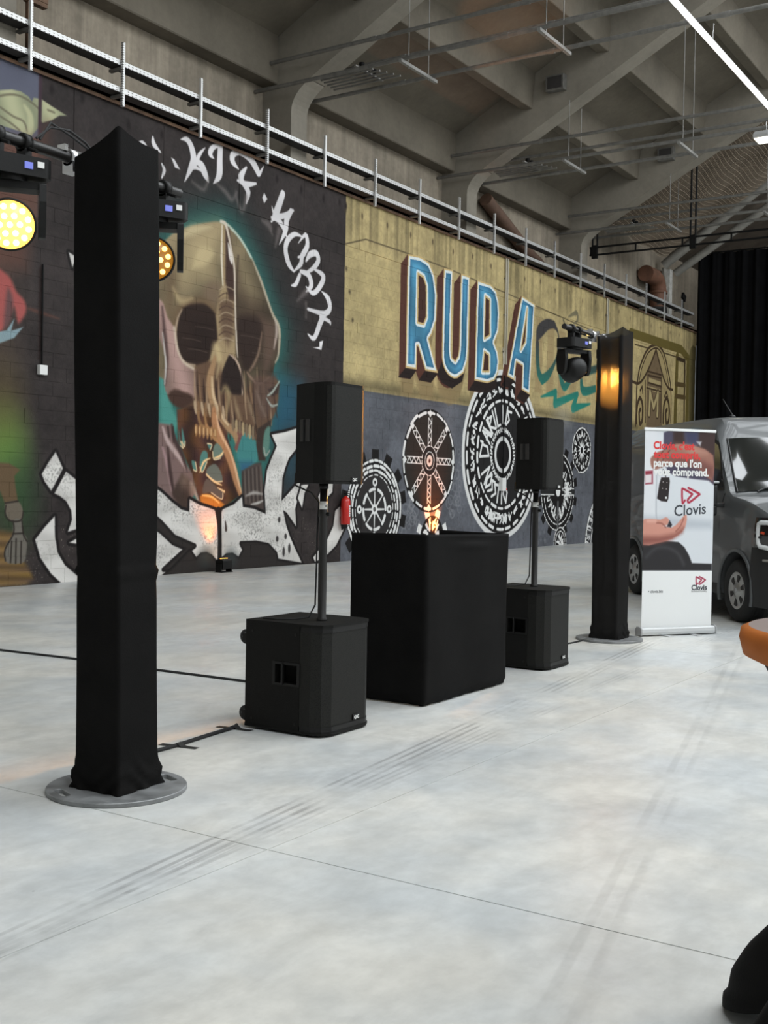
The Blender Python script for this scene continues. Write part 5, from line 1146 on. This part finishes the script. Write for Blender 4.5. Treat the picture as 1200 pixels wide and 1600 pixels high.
lb = MB().grid(lambda a, b: (.0965 * math.cos(-1.75 + 1.0 * a), .0965 * math.sin(-1.75 + 1.0 * a), .16 + .22 * b), 8, 2).build('white_label', M_WHT, ex)
for q in range(4): MB().grid(lambda a, b: (.0975 * math.cos(-1.6 + .7 * a), .0975 * math.sin(-1.6 + .7 * a), .19 + .045 * q + .012 * b), 6, 2).build('print_line', M_RED, lb)
MB().box((-.03, .07, .3), (.03, .12, .4)).build('wall_bracket', M_BLKM, ex)
sb = thing('socket_box', 'small white socket box with an upright cable on the dark wall', 'socket box', (11.03, 12.96, 3.06)); MB().box((-.07, -.03, -.07), (.07, .035, .07)).build('case', M_WHT, sb, bevel=.008); MB().cyl((0, .015, .07), (.0, .015, 1.5), .012, n=8).build('conduit', M_BLKM, sb)
sb2 = thing('socket_box', 'small white socket box below the ring of the great dial', 'socket box', (25.42, 12.94, 1.62)); MB().box((-.1, -.05, -.16), (.1, .06, .16)).build('case', M_WHT, sb2, bevel=.01); MB().cyl((0, .0, .16), (0, .0, 2.7), .02, n=8).build('conduit', M_BLKM, sb2); MB().cyl((.09, -.03, -.12), (.13, -.03, -.12), .03, n=10).build('red_button', M_RED, sb2)

# ------------------------------------------------------------------ cables and tape on the floor
def cable(pts, r, label):
    P = [(p[0], p[1], r) for p in spline(pts, 8)]; o = MB().tube(P, r, 8).build('floor_cable', M_RUBR); tag(o, label, 'cable', 'black cables on the floor'); return o
cable([(6.38, 9.2), (6.416, 8.04), (6.468, 7.16), (6.47, 6.22), (6.49, 5.4), (6.47, 4.75), (6.5, 4.36)], .009, 'black cable running straight across the floor from the booth')
cable([(3.95, 4.3), (4.25, 4.31), (4.50, 4.326), (4.63, 4.332), (4.97, 4.37), (5.18, 4.39), (5.25, 4.42)], .011, 'black cable taped down from the tower to the nearer subwoofer')
cable([(8.9, 4.35), (9.4, 4.37), (9.8, 4.40), (10.1, 4.37), (10.3, 4.36)], .008, 'black cable from the half hidden subwoofer to the banner-side tower')
M_TAPE = mat('black gaffer tape', (.014, .014, .013), .6)
for (x, y, a, lab) in ((4.66, 4.335, 1.5, 'short black gaffer tape strip nearer the tower foot'), (5.20, 4.395, 1.45, 'short black gaffer tape strip nearer the subwoofer caster')):
    g = MB(); 
    def tp(u, v): 
        yy = (u - .5) * .24; return (-.025 + .05 * v, yy, .0015 + .022 * math.exp(-(yy / .022) ** 2))
    o = MB().grid(tp, 25, 2).build('gaffer_tape', M_TAPE); o.location = (x, y, 0); o.rotation_euler = (0, 0, a - PI / 2 + .25); tag(o, lab, 'tape', 'gaffer tape on the floor cable')

# ------------------------------------------------------------------ roll-up banner
BP = Vector((11.425, 3.805, 0)); BRZ = math.radians(-35.7)
bR = Vector((math.cos(BRZ), math.sin(BRZ), 0)); bN = Vector((math.sin(BRZ), -math.cos(BRZ), 0))
def bpx(px, py):
    d = Vector(ray(px, py)); c0 = Vector(CAM); t = (BP - c0).dot(bN) / d.dot(bN); p = c0 + d * t; return (p - BP).dot(bR), p.z
BA = Canvas(-.43, .08, .43, 2.12, 420, bpx)
def paint_banner():
    C = BA; C.a[:] = (206, 210, 214)
    C.fill([(1000, 660), (1030, 660), (1028, 895), (1000, 895)], (214, 216, 219), .1)
    C.fill([(1037, 676), (1050, 671), (1120, 671), (1118, 760), (1107, 751), (1080, 748), (1056, 744), (1044, 738), (1036, 720)], (70, 66, 84), .012)
    C.fill([(1052, 674), (1068, 673), (1070, 700), (1052, 700)], (52, 34, 30), .03); C.fill([(1092, 672), (1120, 672), (1116, 735), (1090, 700)], (58, 40, 38), .03); C.fill([(1072, 676), (1090, 676), (1090, 692), (1074, 696)], (58, 58, 84), .03)
    C.fill([(1088, 690), (1096, 690), (1094, 697)], (180, 180, 186), .015)
    C.fill([(1114, 711), (1086, 697), (1070, 694), (1056, 694), (1040, 702), (1028, 706), (1018, 714), (1016, 720), (1018, 730), (1024, 734), (1032, 731), (1046, 726), (1067, 728), (1092, 733), (1113, 752)], (150, 104, 90), .012, sm=2)
    C.fill([(1040, 716), (1070, 716), (1100, 722), (1114, 730), (1114, 750), (1090, 732), (1060, 727)], (104, 62, 58), .06, .8); C.fill([(1056, 695), (1084, 698), (1104, 708), (1080, 708)], (186, 144, 126), .06, .8)
    C.line([(1036, 705), (1028, 716), (1026, 728)], .012, (96, 58, 50), .01); C.line([(1046, 704), (1036, 718), (1034, 730)], .012, (96, 58, 50), .01)
    C.fill([(1008, 736), (1020, 735), (1020, 756), (1008, 757)], (140, 50, 66), .01); C.fill([(1008, 742), (1018, 741), (1018, 754), (1008, 755)], (214, 206, 208), .01)
    C.line([(1026, 740), (1025, 800), (1027, 812)], .012, (168, 172, 178), .01)
    C.fill([(1033, 746), (1045.5, 746), (1046.5, 752), (1044, 779), (1042, 784), (1033, 783), (1026.5, 779), (1030, 756)], (34, 26, 26), .008); C.line([(1036, 734), (1039, 740), (1040, 746)], .012, (60, 54, 54), .008)
    for q in ((1036, 753), (1042, 754), (1035, 763), (1041, 764)): C.blob(q, .008, .008, (170, 160, 160), hard=.5)
    C.fill([(1039, 776), (1042, 776), (1042, 779.5), (1039, 779.5)], (220, 220, 220), .005)
    def logo(fx, fy, wd, col):
        L = lambda P: [(fx(x), fy(y)) for x, y in P]
        C.line(L([(1070, 782), (1067, 786), (1066, 784), (1065.5, 766), (1068, 764), (1080, 771), (1081, 773), (1075, 780), (1074.5, 783), (1077, 785), (1091, 774), (1091.5, 771), (1075.5, 762.5)]), wd, col, .006, sm=2)
    logo(lambda x: x, lambda y: y, .022, (164, 40, 62))
    C.fill([(1000, 806), (1040, 808), (1112, 814), (1112, 826), (1070, 826), (1000, 812)], (172, 178, 186), .05, .8)
    C.fill([(1000, 843), (1037, 845), (1060, 847), (1069, 855), (1076, 867), (1081, 880), (1112, 881), (1112, 891.5), (1000, 891.5)], (36, 34, 36), .01)
    C.line([(1010, 870), (1024, 857), (1044, 856), (1060, 866), (1068, 882)], .03, (58, 57, 60), .03)
    C.fill([(1000, 815), (1017, 811), (1032, 812), (1040, 808), (1045, 812), (1043, 820), (1036, 822), (1050, 824), (1060, 816), (1069, 805), (1073, 806), (1072, 818), (1066, 831), (1050, 842), (1030, 848), (1000, 851)], (198, 140, 124), .01, sm=2)
    C.fill([(1000, 838), (1030, 838), (1054, 834), (1068, 824), (1066, 832), (1050, 843), (1030, 849), (1000, 852)], (128, 74, 66), .04, .85); C.fill([(1046, 813), (1050, 820), (1048, 824), (1042, 823)], (40, 38, 44), .01)
    C.line([(1040, 824), (1034, 818), (1026, 817)], .012, (140, 84, 74), .012); C.line([(1068, 810), (1063, 822), (1056, 830)], .012, (146, 90, 80), .01); C.line([(1012, 814), (1024, 814)], .03, (216, 164, 148), .02)
    C.fill([(995, 892), (1120, 892), (1120, 1010), (995, 1010)], (226, 227, 226), .004)
    logo(lambda x: 1094 + (x - 1078) * .52, lambda y: 907 + (y - 774) * .52, .014, (150, 36, 62))
paint_banner()
def flat_print(name, cv, img, fn):
    """image laid on a plane by local x, z"""
    m = bpy.data.materials.new(name); m.use_nodes = True; nt = m.node_tree; p = nt.nodes['Principled BSDF']; tc = nd(nt, 'ShaderNodeTexCoord'); s = nd(nt, 'ShaderNodeSeparateXYZ'); nt.links.new(tc.outputs['Object'], s.inputs[0]); c = nd(nt, 'ShaderNodeCombineXYZ')
    for k, (a, b) in enumerate(((cv.u0, cv.u0 + cv.W / cv.ppm), (cv.v0, cv.v0 + cv.H / cv.ppm))):
        r = nd(nt, 'ShaderNodeMapRange'); r.clamp = False; r.inputs[1].default_value = a; r.inputs[2].default_value = b; nt.links.new(s.outputs[0 if k == 0 else 2], r.inputs[0]); nt.links.new(r.outputs[0], c.inputs[k])
    t = nd(nt, 'ShaderNodeTexImage'); t.image = img; t.extension = 'EXTEND'; nt.links.new(c.outputs[0], t.inputs[0]); nt.links.new(t.outputs[0], p.inputs['Base Color']); p.inputs['Roughness'].default_value = .45; p.inputs['Specular IOR Level'].default_value = .3; return m
BN_ = thing('roll_up_banner', 'white roll-up banner with a hand and car key photo in front of the grey van', 'banner', tuple(BP), BRZ)
M_BAN = flat_print('printed banner film', BA, BA.image('banner print', .95), None)
pn = MB().box((-.425, -.002, .085), (.425, .0, 2.085)).build('printed_panel', M_BAN, BN_)
M_SILV = mat('satin silver aluminium', (.55, .56, .56), .35, .6)
MB().prism([(-.045, .012), (-.05, .04), (-.045, .075), (-.02, .088), (.03, .088), (.05, .06), (.045, .012)], -.445, .445, lambda a, c, d: (d, a, c)).build('base_cassette', M_SILV, BN_, bevel=.004)
for s in (-1, 1): MB().prism([(-.05, .008), (-.055, .04), (-.05, .08), (-.02, .094), (.03, .094), (.056, .062), (.05, .008)], s * .445, s * .46, lambda a, c, d: (d, a, c)).build('end_cap', M_GREYT, BN_, bevel=.003)
for s in (-.17, .17): MB().box((s - .03, -.16, 0), (s + .03, .10, .01)).build('foot', M_SILV, BN_, bevel=.003)
MB().box((-.435, -.010, 2.078), (.435, .008, 2.105)).build('top_rail', mat('white rail', (.75, .76, .75), .4), BN_, bevel=.003)
MB().cyl((0, .02, .08), (0, .02, 2.09), .008, n=8).build('support_pole', M_SILV, BN_)
def fit_text(body, p0, p1, m, bold, hscale=1., tilt=0.):
    """baseline from pixel p0 to p1"""
    me = text_mesh(body, .1, bold); x = [v.co.x for v in me.vertices]; y = [v.co.y for v in me.vertices]; (u0, v0), (u1, v1) = bpx(*p0), bpx(*p1)
    sx = (u1 - u0) / (max(x) - min(x)); sy = sx * hscale; sh = (v1 - v0) / (u1 - u0)
    for v in me.vertices:
        X = (v.co.x - min(x)) * sx; Y = v.co.y * sy; v.co = (u0 + X, -.0032 - v.co.z, v0 + Y + X * sh)
    me.materials.append(m); return link('lettering', me, pn)
M_REDT = mat('red lettering', (.62, .03, .03), .5); M_DKT = mat('dark grey lettering', (.035, .04, .05), .5)
def bl(px0, v0px, px1):  # level baseline: same height v at both ends
    u1, _ = bpx(px1, v0px); return (px0, v0px)
def level(body, px0, py0, px1, m, bold, hs=1.):
    u0, v0 = bpx(px0, py0); u1, _ = bpx(px1, py0); 
    me = text_mesh(body, .1, bold); x = [v.co.x for v in me.vertices]; sx = (u1 - u0) / (max(x) - min(x))
    for v in me.vertices: v.co = (u0 + (v.co.x - min(x)) * sx, -.0032 - v.co.z, v0 + v.co.y * sx * hs)
    me.materials.append(m); return link('lettering', me, pn)
level("Clovis, c'est", 1021, 701, 1085, M_REDT, .0035, 1.05); level('tout compris,', 1021, 715, 1094, M_REDT, .0035, 1.05)
level("parce que l'on", 1021, 728.5, 1096, M_WHT, .0035, 1.05); level('vous comprend.', 1021, 742, 1107, M_WHT, .0035, 1.05)
fit_text('Clovis', (1053, 806.5), (1102.5, 802.5), M_DKT, .0012, 1.0); level('Clovis', 1080, 922, 1104, M_DKT, .003, 1.); level('Business Mobility', 1080, 925.3, 1104, M_GREYT, .0, 1.); level('\u2022 clovis.biz', 1012.5, 926.5, 1035.5, M_DKT, .001, 1.)

# ------------------------------------------------------------------ grey van
VH = np.array([-.77, -.64]); VH /= np.linalg.norm(VH); VO = np.array([13.04, 3.67]); VRZ = math.atan2(VH[1], VH[0])
V = thing('panel_van', 'dark grey panel van parked behind the roll-up banner', 'van', (VO[0], VO[1], 0), VRZ)
M_PAINT = mat('grey van paint', (.085, .090, .092), .42, .0, spec=.4, coat=.45)
M_GLASS = mat('dark tinted glass', (.006, .008, .008), .03, spec=.9, coat=.6)
M_TRIM = mat('black van plastic', (.012, .012, .012), .55)
M_TYRE = mat('tyre rubber', (.011, .011, .011), .8, bump=.2, bscale=60)
M_ALLOY = mat('silver wheel cover', (.42, .42, .41), .3, .7)
VW = 2.07
# stations: x, top z, shoulder z, plan inset
ST = [(-4.55, 2.25, 1.45, .10), (-4.5, 2.33, 1.45, .03), (-4.2, 2.40, 1.45, .0), (-3., 2.42, 1.45, 0), (-2., 2.42, 1.45, 0), (-1.35, 2.41, 1.45, 0), (-1.12, 2.385, 1.45, 0), (-.99, 2.30, 1.45, 0), (-.88, 2.14, 1.45, .0), (-.60, 1.83, 1.45, .0), (-.42, 1.63, 1.44, .0), (-.27, 1.475, 1.40, .0), (-.18, 1.435, 1.36, .0), (.1, 1.40, 1.33, .0), (.35, 1.35, 1.27, .01), (.55, 1.28, 1.20, .04), (.72, 1.19, 1.10, .11), (.84, 1.06, .98, .20), (.90, .92, .84, .27), (.92, .70, .62, .29)]
def tumble(z): return .012 + .17 * max(0., (z - 1.45) / .9)
def section(x, zt, zs, ins):
    z1 = zs + (zt - zs) * .62; z2 = zs + (zt - zs) * .88; k = min(1., max(0., (zt - zs) / .9))
    A = [(.14, .26), (.03, .30), (.0, .42), (.0, .85), (.004, zs - .12), (.012, zs), (tumble(z1) + .008 * (1 - k), z1), (tumble(z2) + .02, z2), (tumble(zt) + .09, zt - .012), (tumble(zt) + .26, zt + .004), (VW / 2, zt + .022)]
    return [(x, ins + y * (1 - ins / (VW / 2)), min(z, zt + .022)) for y, z in A]
SEC = [section(*s) for s in ST]
def vsurf():
    b = MB(); full = []
    for s in SEC: full.append(s + [(x, VW - y, z) for x, y, z in reversed(s[:-1])])
    n = len(full[0]); vs = [p for r in full for p in r]; fs = []
    for i in range(len(full) - 1):
        for j in range(n - 1): fs.append((i * n + j, i * n + j + 1, (i + 1) * n + j + 1, (i + 1) * n + j))
        fs.append((i * n + n - 1, i * n, (i + 1) * n, (i + 1) * n + n - 1))
    fs.append(tuple(range(n))); fs.append(tuple(range(len(vs) - 1, len(vs) - 1 - n, -1))); b.add(vs, fs, True); return b
body_me = vsurf().mesh('body')
bo = bpy.data.objects.new('body_tmp', body_me); COL.objects.link(bo); cut = []
for cx in (0., -3.47):
    for cy in (-.3, VW - .3):
        c = MB().cyl((cx, cy, .37), (cx, cy + .62, .37), .43, n=40, smooth=True).mesh('cut'); co = bpy.data.objects.new('cut', c); COL.objects.link(co); cut.append(co)
        md = bo.modifiers.new('arch', 'BOOLEAN'); md.operation = 'DIFFERENCE'; md.object = co; md.solver = 'EXACT'
me2 = bpy.data.meshes.new_from_object(bo.evaluated_get(bpy.context.evaluated_depsgraph_get()))
bpy.data.objects.remove(bo)
for co in cut: bpy.data.objects.remove(co)
me2.materials.clear(); me2.materials.append(M_PAINT); me2.name = 'body'
BODY = link('body', me2, V); 
for p in me2.polygons: p.use_smooth = True
me2.set_sharp_from_angle(angle=math.radians(32))
def flank_y(x, z):
    """distance of the right side surface from the flank plane at x, z"""
    return (tumble(z) if z > 1.45 else .008) + np.interp(x, [q[0] for q in ST], [q[3] for q in ST])
def patch(name, poly, m, off, parent=V, smooth=True, sub=3):
    """closed outline in x,z laid on the right flank, slightly proud"""
    bm = bmesh.new(); P = []
    for i in range(len(poly)):
        (x0, z0), (x1, z1) = poly[i], poly[(i + 1) % len(poly)]
        for k in range(sub): t = k / sub; P.append((x0 + (x1 - x0) * t, z0 + (z1 - z0) * t))
    f = bm.faces.new([bm.verts.new((x, 0, z)) for x, z in P]); bmesh.ops.triangulate(bm, faces=[f]); bmesh.ops.subdivide_edges(bm, edges=bm.edges[:], cuts=2, use_grid_fill=True)
    for v in bm.verts: v.co.y = flank_y(v.co.x, v.co.z) - off
    me = bpy.data.meshes.new(name); bm.to_mesh(me); bm.free(); me.materials.append(m); o = link(name, me, parent); o.modifiers.new('thick', 'SOLIDIFY').thickness = .004; return o
# windscreen: the sloping top of the sections between header and cowl
ws = MB(); WI = [7, 8, 9, 10]
xs = np.linspace(-.74, .02, 9)
def wsp(u, v):
    x = -.865 + .59 * v; zt = np.interp(x, [s[0] for s in ST], [s[1] for s in ST]); y0 = tumble(zt) + .10; y = y0 + (VW - 2 * y0) * u
    e = min(y, VW - y); dz = np.interp(e, [tumble(zt) + .09, tumble(zt) + .26, VW / 2], [-.012, .004, .022]); return (x + .006, y, float(zt + dz + .010))
MB().grid(wsp, 25, 13).build('windscreen', M_GLASS, V)
fr = MB().tube([wsp(0, v) for v in np.linspace(0, 1, 9)], .012, 6); fr.build('screen_seal', M_TRIM, V)
for (a, b) in (((-.26, .45), (-.26, 1.15)), ((-.26, 1.1), (-.26, 1.85))):
    MB().tube([(a[0] + .02, a[1] - .1, 1.485), (a[0] - .02, a[1], 1.525), (b[0] - .06, b[1], 1.575)], .012, 6).build('wiper', M_TRIM, V)
patch('side_window', [(-.45, 1.53), (-.60, 1.73), (-.73, 1.92), (-.84, 2.04), (-1.0, 2.09), (-1.55, 2.09), (-1.58, 1.50)], M_GLASS, .006)
patch('window_seal', [(-.40, 1.50), (-.56, 1.73), (-.70, 1.94), (-.82, 2.07), (-.99, 2.13), (-1.59, 2.13), (-1.62, 1.46)], M_TRIM, .003)
patch('door_seam', [(-1.66, .45), (-1.66, 2.16), (-1.672, 2.16), (-1.672, .45)], M_TRIM, .003, sub=6); patch('door_seam', [(-.50, .85), (-.50, 1.2), (-.36, 1.46), (-.372, 1.46), (-.512, 1.2), (-.512, .85)], M_TRIM, .003); patch('door_handle', [(-1.36, 1.20), (-1.36, 1.245), (-1.56, 1.245), (-1.56, 1.20)], M_TRIM, .02)
patch('side_rub_strip', [(-1.0, .56), (-1.0, .68), (-2.95, .68), (-2.95, .56)], M_TRIM, .012); patch('sill', [(-.5, .28), (-.5, .40), (-2.95, .40), (-2.95, .28)], M_TRIM, .01)
patch('red_badge', [(-.22, 1.09), (-.22, 1.16), (-.31, 1.16), (-.31, 1.09)], mat('red badge', (.45, .03, .04), .4), .004)
# front: black bumper wrapping the corner, headlight with a white C, grille
def wrapband(u, v, z0, z1, off, x0=.42, full=True):
    # u from the arch round the nose to the centre line
    path = [(x, np.interp(x, [s[0] for s in ST], [s[3] for s in ST])) for x in np.linspace(x0, .90, 10)] + [(.935, .40), (.955, .7), (.96, VW / 2), (.955, VW - .7), (.935, VW - .4)]
    t = u * (len(path) - 1); i = min(int(t), len(path) - 2); q = t - i; x = path[i][0] * (1 - q) + path[i + 1][0] * q; y = path[i][1] * (1 - q) + path[i + 1][1] * q
    z = z0 + (z1 - z0) * v; bul = .02 * math.sin(v * PI); nrm = Vector((.6 if i > 4 else .2, -1 if i < 10 else -.1, 0)).normalized(); return (x + nrm.x * (off + bul), y + nrm.y * (off + bul), z)
def bumper_top(u): return .84 - .10 * min(1, u * 2.2) if u > .0 else .84
bp = MB().grid(lambda u, v: wrapband(u, v, .22, .87 - .03 * u, .02, .40), 40, 10); bp.build('bumper', M_TRIM, V)
bp2 = MB().grid(lambda u, v: wrapband(u, v, .22, .66, .022, .40), 40, 6); bp2.build('lower_bumper', M_TRIM, V)
HLT = MB().grid(lambda u, v: wrapband(u, v, .86 + .01 * u, 1.20, .012, .46), 40, 8)
hl = HLT.build('headlight_band', mat('black gloss headlight', (.008, .008, .009), .08, spec=.7, coat=.6), V)
UA_ = .10
M_DRL = mat('frosted light guide', (.62, .63, .63), .3)
def hpnt(u, z, o=.03): p = wrapband(u, 0, z, z, o, .46); return p
uA, uB = UA_, UA_ + .22
MB().tube([hpnt(uB, 1.145), hpnt(uA + .06, 1.145), hpnt(uA + .015, 1.13), hpnt(uA, 1.08), hpnt(uA, .97), hpnt(uA + .01, .92), hpnt(uA + .05, .885), hpnt(uB, .87)], .026, 8).build('light_guide', M_DRL, hl)
MB().tube([hpnt(uA + .07, 1.035, .028), hpnt(uA + .13, 1.03, .028)], .016, 8).build('indicator', mat('amber red indicator', (.55, .06, .02), .3), hl); MB().tube([hpnt(uA - .06, .985, .034), hpnt(uA + .06, .985, .034)], .014, 6).build('divider', M_TRIM, hl)
MB().tube([hpnt(u, .735, .035) for u in np.linspace(.22, .9, 14)], .014, 6).build('bright_strip', M_STEELP, V)
MB().grid(lambda u, v: wrapband(.50 + .45 * u, v, .30, .56, .04, .46), 20, 4).build('lower_grille', M_DARKM, V)
MB().tube([hpnt(u, .285, .045) for u in np.linspace(.42, .9, 12)], .016, 6).build('skid_strip', M_GREYT, V)
# arch lips
for cx in (0., -3.47):
    MB().tube([(cx + .445 * math.cos(a), -.004, .37 + .445 * math.sin(a)) for a in np.linspace(-.35, PI + .35, 28)], .022, 8).build('arch_lip', mat('grey arch lip', (.075, .08, .082), .45, coat=.3), V)
# wheels
def wheel(cx, y0):
    W = MB().lathe([(.21, 0.0), (.26, -.012), (.32, -.01), (.352, .02), (.358, .06), (.358, .17), (.352, .21), (.30, .23), (.21, .22)], 48, (cx, y0, .358), (0, 1, 0)).build('tyre', M_TYRE, V)
    for q in range(3):
        MB().lathe([(.3585, .07 + .04 * q), (.3605, .072 + .04 * q), (.3605, .095 + .04 * q), (.3585, .097 + .04 * q)], 48, (cx, y0, .358), (0, 1, 0)).build('tread_rib', M_TYRE, W)
    MB().lathe([(.0, -.012), (.05, -.012), (.07, .004), (.17, .012), (.205, -.004), (.215, .0), (.215, .03), (0, .03)], 48, (cx, y0, .358), (0, 1, 0)).build('wheel_cover', M_ALLOY, W)
    for k in range(6):
        a = 2 * PI * k / 6 + .3; ca, sa = math.cos(a), math.sin(a); P = [(.10, -.018), (.175, -.034), (.185, 0), (.175, .034), (.10, .018)]
        MB().prism([(r * ca - w_ * sa, r * sa + w_ * ca) for r, w_ in P], y0 + .002, y0 + .012, lambda p, q, d: (cx + p, d, .358 + q)).build('cover_slot', M_DARKM, W)
    MB().lathe([(0, -.02), (.03, -.018), (.034, -.01), (.034, 0), (0, 0)], 16, (cx, y0, .358), (0, 1, 0)).build('hub_cap', M_GREYT, W)
wheel(0., .015); wheel(-3.47, .015)
for cx in (0., -3.47): MB().lathe([(0, 0), (.35, 0), (.358, .02), (.358, .2), (.35, .22), (0, .22)], 32, (cx, VW - .24, .358), (0, 1, 0)).build('tyre', M_TYRE, V)
MB().box((-4.3, .25, .24), (.7, VW - .25, .34)).build('underbody', M_DARKM, V)
# mirror
MR = MB().obox((-.40, -.20, 1.43), .12, .24, .27).obox((-.40, -.19, 1.26), .11, .22, .14).build('mirror', M_TRIM, V, bevel=.03); MB().obox((-.40, -.04, 1.32), .07, .14, .05).build('mirror_arm', M_TRIM, MR, bevel=.01); MB().obox((-.385, -.195, 1.585), .13, .24, .03).build('mirror_cap', mat('pale mirror cap', (.35, .36, .36), .3), MR, bevel=.012)
# aerial and roof seam
AE = MB().lathe([(0, 0), (.05, 0), (.035, .025), (.012, .04), (0, .04)], 14, (-1.55, .6, 2.425)).build('aerial_base', M_TRIM, V); MB().cyl((-1.55, .6, 2.46), (-1.85, .6, 2.68), .007, .004, n=6).build('aerial_rod', M_TRIM, AE)
patch('roof_rib', [(-.98, 2.20), (-.955, 2.215), (-.90, 2.10), (-.92, 2.09)], M_TRIM, .002)

# ------------------------------------------------------------------ cocktail table in a stretch cover
TB = thing('cocktail_table', 'tall cocktail table in a black stretch cover with an orange top, cut by the frame', 'table', (2.985, .442, 0), math.radians(16))
NZ = 60; TH = 1.10
def tcov(u, v):
    a = 2 * PI * u; z = .006 + v * (TH - .03); q = z / TH
    rt = .36; waist = .10
    prof = waist + (rt - waist) * max(0., (q - .38) / .62) ** 1.55 if q > .38 else waist + .02 * (.38 - q)
    # below the waist the cloth is pulled out to four feet
    lobes = .5 + .5 * math.cos(4 * (a - PI * .25)); reach = .405 * float(np.interp(z, [0, .03, .12, .2, .3, .45, .6], [1.0, 1.0, .96, .84, .62, .28, 0]))
    r = prof + reach * (.30 + .70 * lobes ** 1.6)
    if z < .05: r += .012
    # hem rises in arcs between the feet
    zz = z + (1 - lobes) ** 1.1 * .16 * max(0., 1 - q / .25) ** 2
    return (r * math.cos(a), r * math.sin(a), zz)
MB().grid(tcov, 128, NZ, closeu=True).build('stretch_cover', M_STRETCH, TB)
M_ORG = mat('orange table top fabric', (.36, .105, .018), .7, noise=.12, nscale=6, spec=.2); M_GRYF = mat('grey ring print', (.16, .12, .105), .7)
MB().lathe([(.33, TH - .075), (.362, TH - .06), (.372, TH - .02), (.368, TH + .002), (.35, TH + .010)], 72).build('top_rim', M_ORG, TB)
MB().lathe([(.35, TH + .010), (.30, TH + .0115), (.285, TH + .0118)], 72).build('grey_ring', M_GRYF, TB)
MB().lathe([(.285, TH + .0118), (.1, TH + .0122), (0, TH + .0122)], 72).build('top_disc', M_ORG, TB)
MB().cyl((0, 0, .02), (0, 0, TH - .02), .03, n=12).build('column', M_BLKM, TB)
for k in range(4): a = PI / 4 + k * PI / 2; MB().cyl((.05 * math.cos(a), .05 * math.sin(a), .2), (.49 * math.cos(a), .49 * math.sin(a), .012), .012, n=8).build('leg', M_BLKM, TB)
